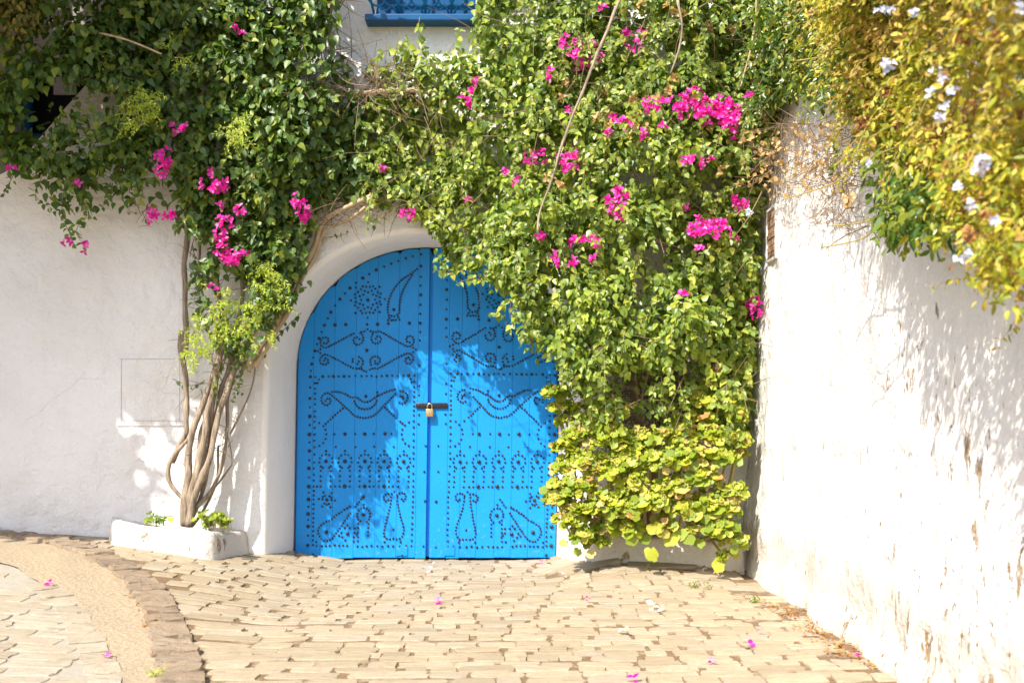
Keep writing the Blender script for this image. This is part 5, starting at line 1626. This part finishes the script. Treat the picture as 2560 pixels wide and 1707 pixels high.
# long bare yellow canes
for pts, dd in [([(2110, 20), (2000, 80), (1900, 125), (1830, 135)], (4.2, 4.6, 5.0, 5.3)), ([(2352, 230), (2250, 280), (2150, 370), (2080, 440), (2000, 500), (1900, 520)], (3.2, 3.4, 3.7, 4.0, 4.3, 4.6)),
                ([(2200, 270), (2100, 320), (2020, 380), (1960, 400), (1900, 430), (1800, 460)], (3.6, 3.9, 4.2, 4.5, 4.8, 5.2)), ([(2100, 100), (2000, 170), (1900, 200)], (4.1, 4.4, 4.8)),
                ([(2080, 440), (2040, 480), (1990, 540), (1890, 568)], (4.0, 4.1, 4.3, 4.6)), ([(2180, 290), (2090, 330), (2000, 360)], (3.6, 3.8, 4.1))]:
    stem(pl, pts, dd, (.0055, .003), M_greenstem, knots=False)
rs2 = random.Random(8)
for (x, y_, r) in [(2040, 150, 20), (2150, 165, 12), (2165, 180, 14), (2190, 210, 12), (2140, 215, 12), (2170, 240, 14), (2155, 270, 14), (2250, 370, 22), (2240, 395, 16), (2230, 470, 9), (2215, 585, 11), (2200, 600, 10), (2020, 25, 12), (2045, 22, 9), (1990, 375, 10), (2200, 430, 8), (2285, 505, 9), (2340, 20, 10), (1720, 490, 10), (2100, 30, 8)]:
    p = P(x * K, y_ * K, 1.0)
    d_ = min(6.9, 1.12 / (p.x))
    flower_cluster(pl, x * K, y_ * K, d_, r * K * .8, M_paleblue, "flower_cluster", 1.3, 0.014)
lowc_w = to_world(lowp[:, 0], lowp[:, 1], dlp)
for k_ in range(130):
    i = RNG.integers(0, len(c))
    q = (c[i] if k_ < 120 else lowc_w[RNG.integers(0, 105)]) + np.array([-.10, -.05, 0])
    if q[2] < 2.9:
        px, py = screen(q[None])
        flower_cluster(pl, float(px[0]), float(py[0]), float(q[1]), RNG.uniform(10, 24) * 3.5 / q[1], M_rust, "seed_head", 1.6, 0.013)

# darker glossy climber further along the wall top
gl = thing("glossy_climber", "dark green glossy leaved climber covering the wall top beyond the golden plumbago", "climbing plant", (0, 0, 0))
lvG, twG = Leaves(), MB()
c, pos, dirs = over_wall(520, 30, 4.3, 7.5, None, 0.22, 1.0, (.06, .16), (0.05, 0.45))
n = len(pos)
hang_leaves(lvG, pos, dirs, RNG.uniform(.03, .058, n), .75, .6)
lowc = sample_poly(D([(2010, 400), (2050, 370), (2170, 390), (2200, 470), (2180, 540), (2120, 510), (2060, 540)]), 80)
dl = (1.70 - RNG.uniform(.12, .42, 80)) * FPX / (lowc[:, 0] - 1280)
dirs3 = rand_dirs(80 * 16)
pos3 = np.repeat(to_world(lowc[:, 0], lowc[:, 1], dl), 16, 0) + dirs3 * RNG.uniform(.02, .10, (80 * 16, 1))
hang_leaves(lvG, pos3, dirs3, RNG.uniform(.03, .05, len(pos3)), .7, .8)
# growth standing on top of the wall, closing the view above it
c2 = np.stack([RNG.uniform(1.4, 2.5, 260), RNG.uniform(4.6, 8.3, 260), RNG.uniform(3.2, 4.6, 260)], 1)
dirs = rand_dirs(260 * 26)
pos = np.repeat(c2, 26, 0) + dirs * RNG.uniform(.05, .22, (260 * 26, 1))
hang_leaves(lvG, pos, dirs, RNG.uniform(.04, .07, len(pos)), .75, .6)
for i in RNG.choice(len(c), 200, replace=False):
    p0 = c[i]
    dr = unit(np.array([RNG.uniform(-1, -.1), RNG.uniform(-.8, .3), RNG.uniform(-.8, .3)]))
    ln = RNG.uniform(.12, .3)
    shoot(lvG, twG, [p0, p0 + dr * ln * .6, p0 + dr * ln + DOWN * ln * .3], (.032, .055), .034, .002)
for pts, dd in [([(2100, 380), (2120, 440), (2090, 500), (2060, 560)], 4.4), ([(2060, 400), (2050, 460), (2030, 500), (2020, 545)], 4.5), ([(2130, 420), (2160, 470), (2150, 520)], 4.3), ([(2180, 400), (2200, 460), (2190, 520)], 4.2), ([(1960, 300), (1985, 360), (2000, 420)], 4.9), ([(2220, 450), (2250, 500), (2240, 540)], 4.0), ([(2110, 400), (2060, 440), (2010, 470)], 4.5), ([(1900, 300), (1920, 350), (1925, 400)], 5.2), ([(2150, 430), (2100, 470), (2070, 510)], 4.3), ([(2160, 400), (2130, 450), (2100, 540)], 4.35), ([(1990, 280), (2030, 330), (2060, 400)], 4.7), ([(2040, 420), (2080, 440), (2120, 500)], 4.4), ([(2200, 380), (2170, 440), (2130, 480)], 4.2)]:
    shoot(lvG, twG, trace(pts, dd, .012), (.04, .058), .036, .002)
grow(gl, lvG, 'oval', M_leaf_gloss, 300)
twG.build("twigs", M_twig, gl, kind='stuff')

# tangle of dry twigs and papery dried bracts between the climbers
dt = thing("dry_creeper", "withered brown creeper with papery bracts dangling in front of the white wall", "climbing plant", (0, 0, 0))
twD = MB()
DT = D([(1745, 330), (1800, 280), (1900, 270), (1960, 330), (1960, 420), (1930, 460), (1870, 430), (1800, 450), (1750, 470)])
def tangle3(mb, poly, n, ln, rad, xlo=0.02, xhi=.16):
    c = sample_poly(poly, n)
    for q in c:
        d_ = min(7.2, (1.70 - RNG.uniform(xlo, xhi)) * FPX / (q[0] - 1280))
        p0 = np.array(P(q[0], q[1], d_))
        dr = unit(RNG.standard_normal(3) * np.array([.8, 1.2, .8]))
        l_ = RNG.uniform(*ln)
        b = unit(RNG.standard_normal(3))
        mb.tube(catmull([p0, p0 + dr * l_ * .5 + b * l_ * .12, p0 + dr * l_ + b * l_ * .05], l_ / 4), [rad, rad * .9, rad * .7, rad * .6, rad * .4], 4, False)
tangle3(twD, DT, 340, (.08, .30), .0022)
tangle3(twD, D([(1895, 440), (1960, 420), (1990, 520), (1950, 545), (1870, 520)]), 90, (.05, .16), .0018, .15, .4)
for pts, dd in [([(1960, 330), (1950, 420), (1940, 480), (1900, 510), (1870, 515)], 5.3), ([(1945, 430), (1960, 490), (1990, 540)], 5.2), ([(1990, 520), (1940, 545), (1895, 575)], 5.0), ([(1860, 420), (1840, 450), (1835, 465)], 5.8), ([(2000, 530), (2020, 550), (2010, 565)], 4.8), ([(1750, 440), (1720, 500), (1690, 540)], 6.6)]:
    q = catmull(trace(pts, dd, .005), .03)
    twD.tube(q, [.0035 * (1 - .6 * i / len(q)) for i in range(len(q))], 4, False)
twD.build("twigs", M_twig, dt, kind='stuff')
lvD = Leaves()
for _ in range(200):
    q = sample_poly(DT, 1)[0]
    d_ = min(7.1, (1.70 - RNG.uniform(.03, .16)) * FPX / (q[0] - 1280))
    lvD.add(np.array(P(q[0], q[1], d_)), OUT + RNG.standard_normal(3) * .6, DOWN + RNG.standard_normal(3) * .6, RNG.uniform(.02, .04))
for q in sample_poly(D([(1700, 300), (1760, 290), (1780, 380), (1740, 440), (1700, 400)]), 40):
    lvD.add(np.array(P(q[0], q[1], RNG.uniform(6.7, 7.1))), OUT + RNG.standard_normal(3) * .6, DOWN + RNG.standard_normal(3) * .6, RNG.uniform(.025, .05))
for (x, y_) in [(1940, 445), (1945, 465), (1958, 440), (1950, 455)]:
    lvD.add(np.array(P(x * K, y_ * K, 5.2)), OUT, DOWN, .05)
grow(dt, lvD, 'bract', M_tan, 120, "dry_foliage", "dry_bract")

# ------------------------------------------------------------------ tree leaning over the lane on the left (its crown shades the left wall)
tr = thing("tree", "olive yellow tree whose drooping crown tip shows at the top left corner above the vine", "tree", (0, 0, 0))
PLAN = [(-9, 5.05), (-4.5, 5.1), (-4.15, 5.25), (-4.1, 5.75), (-3.6, 5.8), (-3.2, 5.85), (-2.7, 6.2), (-2.3, 6.7), (-1.9, 6.95), (-1.2, 6.95), (-0.98, 7.4), (-2.2, 9.6), (-9, 9.8)]
lvT = Leaves()
cl = np.concatenate([sample_poly(PLAN, 620), sample_poly([(-7.5, 5.05), (-4.5, 5.1), (-4.1, 5.75), (-3.2, 5.85), (-2.3, 6.7), (-3.0, 6.9), (-7.5, 6.3)], 420)])
zc_ = EYE + 0.377 * cl[:, 1] + RNG.uniform(.42, .85, len(cl))
base = np.stack([cl[:, 0], cl[:, 1], zc_], 1)
k = 34
dirs = rand_dirs(len(cl) * k)
pos = np.repeat(base, k, 0) + dirs * np.array([1, 1, .6]) * RNG.uniform(.1, .30, (len(cl) * k, 1))
m = in_poly(pos[:, 0] + RNG.normal(0, .05, len(pos)), pos[:, 1] + RNG.normal(0, .05, len(pos)), PLAN)
pos, dirs = pos[m], dirs[m]
lvT.add(pos, dirs * .4 + np.array([-.3, -.3, .9]) + RNG.standard_normal((len(pos), 3)) * .4, RNG.standard_normal((len(pos), 3)) + DOWN * .4, RNG.uniform(.12, .19, len(pos)))
# tip that droops into the picture
tip = np.array(P(15, 10, 6.8))
dirs = rand_dirs(900)
q = tip + dirs * np.array([.24, .24, .22]) * RNG.random((900, 1)) ** .4
lvT.add(q, dirs + OUT * .6 + RNG.standard_normal((900, 3)) * .4, DOWN + RNG.standard_normal((900, 3)) * .8, RNG.uniform(.03, .05, 900))
grow(tr, lvT, 'oval', M_leaf_tree, 60, "crown")
stem(tr, [(-6.4, 7.2, 0.2), (-6.3, 7.2, 1.5), (-6.2, 7.15, 2.8), (-5.8, 7.0, 3.9), (-5.0, 6.8, 4.4), (-3.4, 6.9, 4.55)], None, (.16, .05), M_twig, "trunk", False)
for e in [(-5.0, 5.9, 4.4), (-6.8, 6.0, 4.5), (-4.2, 8.6, 5.1), (-7.5, 8.0, 4.9), (-3.2, 7.6, 4.9)]:
    stem(tr, [(-6.1, 7.1, 3.2), ((-6.1 + e[0]) / 2, (7.1 + e[1]) / 2, 4.1), e], None, (.07, .025), M_twig, "limb", False)

# ------------------------------------------------------------------ small things on the ground
def petal(label, px, py, mat, size=.035, n=3, group=None, name="fallen_petal", kind='bract', cat="petal"):
    g = G(px, py, 0.012)
    lv = Leaves()
    a0 = RNG.uniform(0, 6)
    for k in range(n):
        an = a0 + k * 6.283 / n + RNG.normal(0, .3)
        size_ = size * .85
        lv.add(np.array([0, 0, 0.006 * k]), np.array([0, -.2, 1]) + RNG.standard_normal(3) * .35, np.array([math.cos(an), math.sin(an), .35]), size_ * RNG.uniform(.8, 1.2))
    p, R, sc = lv.arrays()
    o = link(name, leaf_mesh(name, p, R, sc, kind, .15), mat, None, g, label=label, category=cat)
    if group:
        o['group'] = group
    return o
PG = "fallen bougainvillea petals"
for x, y_, s_, lb in [(115, 1342, .035, "magenta petal lying on the mortar of the street beyond the kerb"), (243, 1506, .03, "dark pink petal lying in the concrete gutter beside the kerb"), (1007, 1382, .04, "magenta petal on the pavement in front of the gap between the door leaves"),
                   (1241, 1292, .03, "tiny pink petal on the doorstep near the right door jamb"), (1722, 1481, .04, "magenta petal on worn stones near the white wall, brightest there"), (1455, 1561, .04, "magenta petal at the very bottom edge of the pavement, below the door"),
                   (1966, 1505, .03, "pink petal lying in dry dirt against the foot of the white wall"), (1635, 1519, .028, "pink petal on the bare pavement, lower than the magenta one by the wall"), (1747, 1450, .022, "small dull pink petal on the paving below the geranium corner"), (1350, 1378, .024, "reddish curled petal on the paving left of the white petals")]:
    petal(lb, x * K, y_ * K, M_magenta, s_, 3, PG)
WG = "fallen white petals"
for x, y_, s_, lb in [(1500, 1394, .04, "larger white petal, one of a close pair below the geranium"), (1524, 1399, .035, "white petal just right of the larger one below the geranium"), (1434, 1450, .035, "white petal alone in the middle of the pavement"), (1296, 1322, .022, "small white petal on the paving in front of the right door leaf"),
                   (1612, 1307, .045, "crumpled white petal beside the dry leaves under the corner geranium"), (1650, 1308, .03, "pinkish white petal among the dry leaves at the wall corner"), (1918, 1398, .022, "white speck of petal in the dirt along the white wall"), (998, 1296, .02, "faint white petal on the doorstep left of the door's middle")]:
    petal(lb, x * K, y_ * K, M_whitepetal, s_, 4, WG)
petal("violet blue flower fallen on the pavement in front of the door gap", 988 * K, 1311 * K, M_paleblue, .03, 5, None, "fallen_flower", cat="flower")
petal("curled brown dry leaf on the paving by the white wall's foot", 2029, 1577, M_rust, .05, 2, None, "fallen_leaf", 'oval', "leaf")
petal("green leaf lying on the doorstep slab beside a tiny pink petal", 1378, 1408, M_leaf_sun, .05, 2, None, "fallen_leaf", 'oval', "leaf")

# drifts of dry litter
lvl = Leaves()
for poly, n in ((D([(1590, 1295), (1690, 1285), (1720, 1315), (1640, 1318)]), 120), (D([(1720, 1370), (1860, 1400), (1960, 1480), (2030, 1540), (1900, 1500), (1780, 1410)]), 260), (D([(230, 1265), (420, 1440), (445, 1540), (330, 1440)]), 160), (D([(1560, 1275), (1700, 1280), (1690, 1300), (1560, 1290)]), 60)):
    for q in sample_poly(poly, n):
        lvl.add(np.array(G(q[0], q[1], 0.008)), np.array([0, -.2, 1]) + RNG.standard_normal(3) * .4, RNG.standard_normal(3), RNG.uniform(.012, .032))
p, R, sc = lvl.arrays()
link("leaf_litter", leaf_mesh("leaf_litter", p, R, sc, 'oval', .2), M_rust, kind='stuff', label="dry brown leaf litter swept against the kerb and wall foot", category="litter")

def weed(label, px, py, n, h, mat, spread=.05):
    g = np.array(G(px, py))
    root = thing("weed", label, "weed", tuple(g), "weeds in the paving joints")
    lv, tw = Leaves(), MB()
    for _ in range(n):
        d_ = unit(np.array([RNG.normal(0, .6), RNG.normal(-.2, .5), 1]))
        shoot(lv, tw, [np.zeros(3), d_ * h * .5, d_ * h + np.array([0, 0, -h * .15])], (.012, .026), .016, .0012)
    tw.build("stem", M_greenstem, root, kind='stuff')
    p, R, sc = lv.arrays()
    link("foliage", leaf_mesh("foliage", p, R, sc, 'narrow'), mat, root, kind='stuff')
for x, y_, n, h, lb in [(1738, 1468, 6, .05, "grey green weed in the joints below the geranium corner, the left one of two"), (1771, 1472, 5, .045, "grey green weed just right of its twin below the geranium corner"), (1886, 1505, 8, .05, "low weed tuft on dirt in front of the white wall's corner"), (2002, 1503, 8, .06, "weed growing from the foot of the white wall near an orange stain"), (2104, 1582, 9, .06, "weed at the wall foot just before a hollow in the plaster"), (390, 1690, 8, .05, "bright green weed in the gutter beside the kerb end"), (1610, 1428, 2, .16, "single thin upright weed in front of the right planter")]:
    weed(lb, x, y_, n, h, M_leaf_gloss if x > 500 else M_leaf_jas)
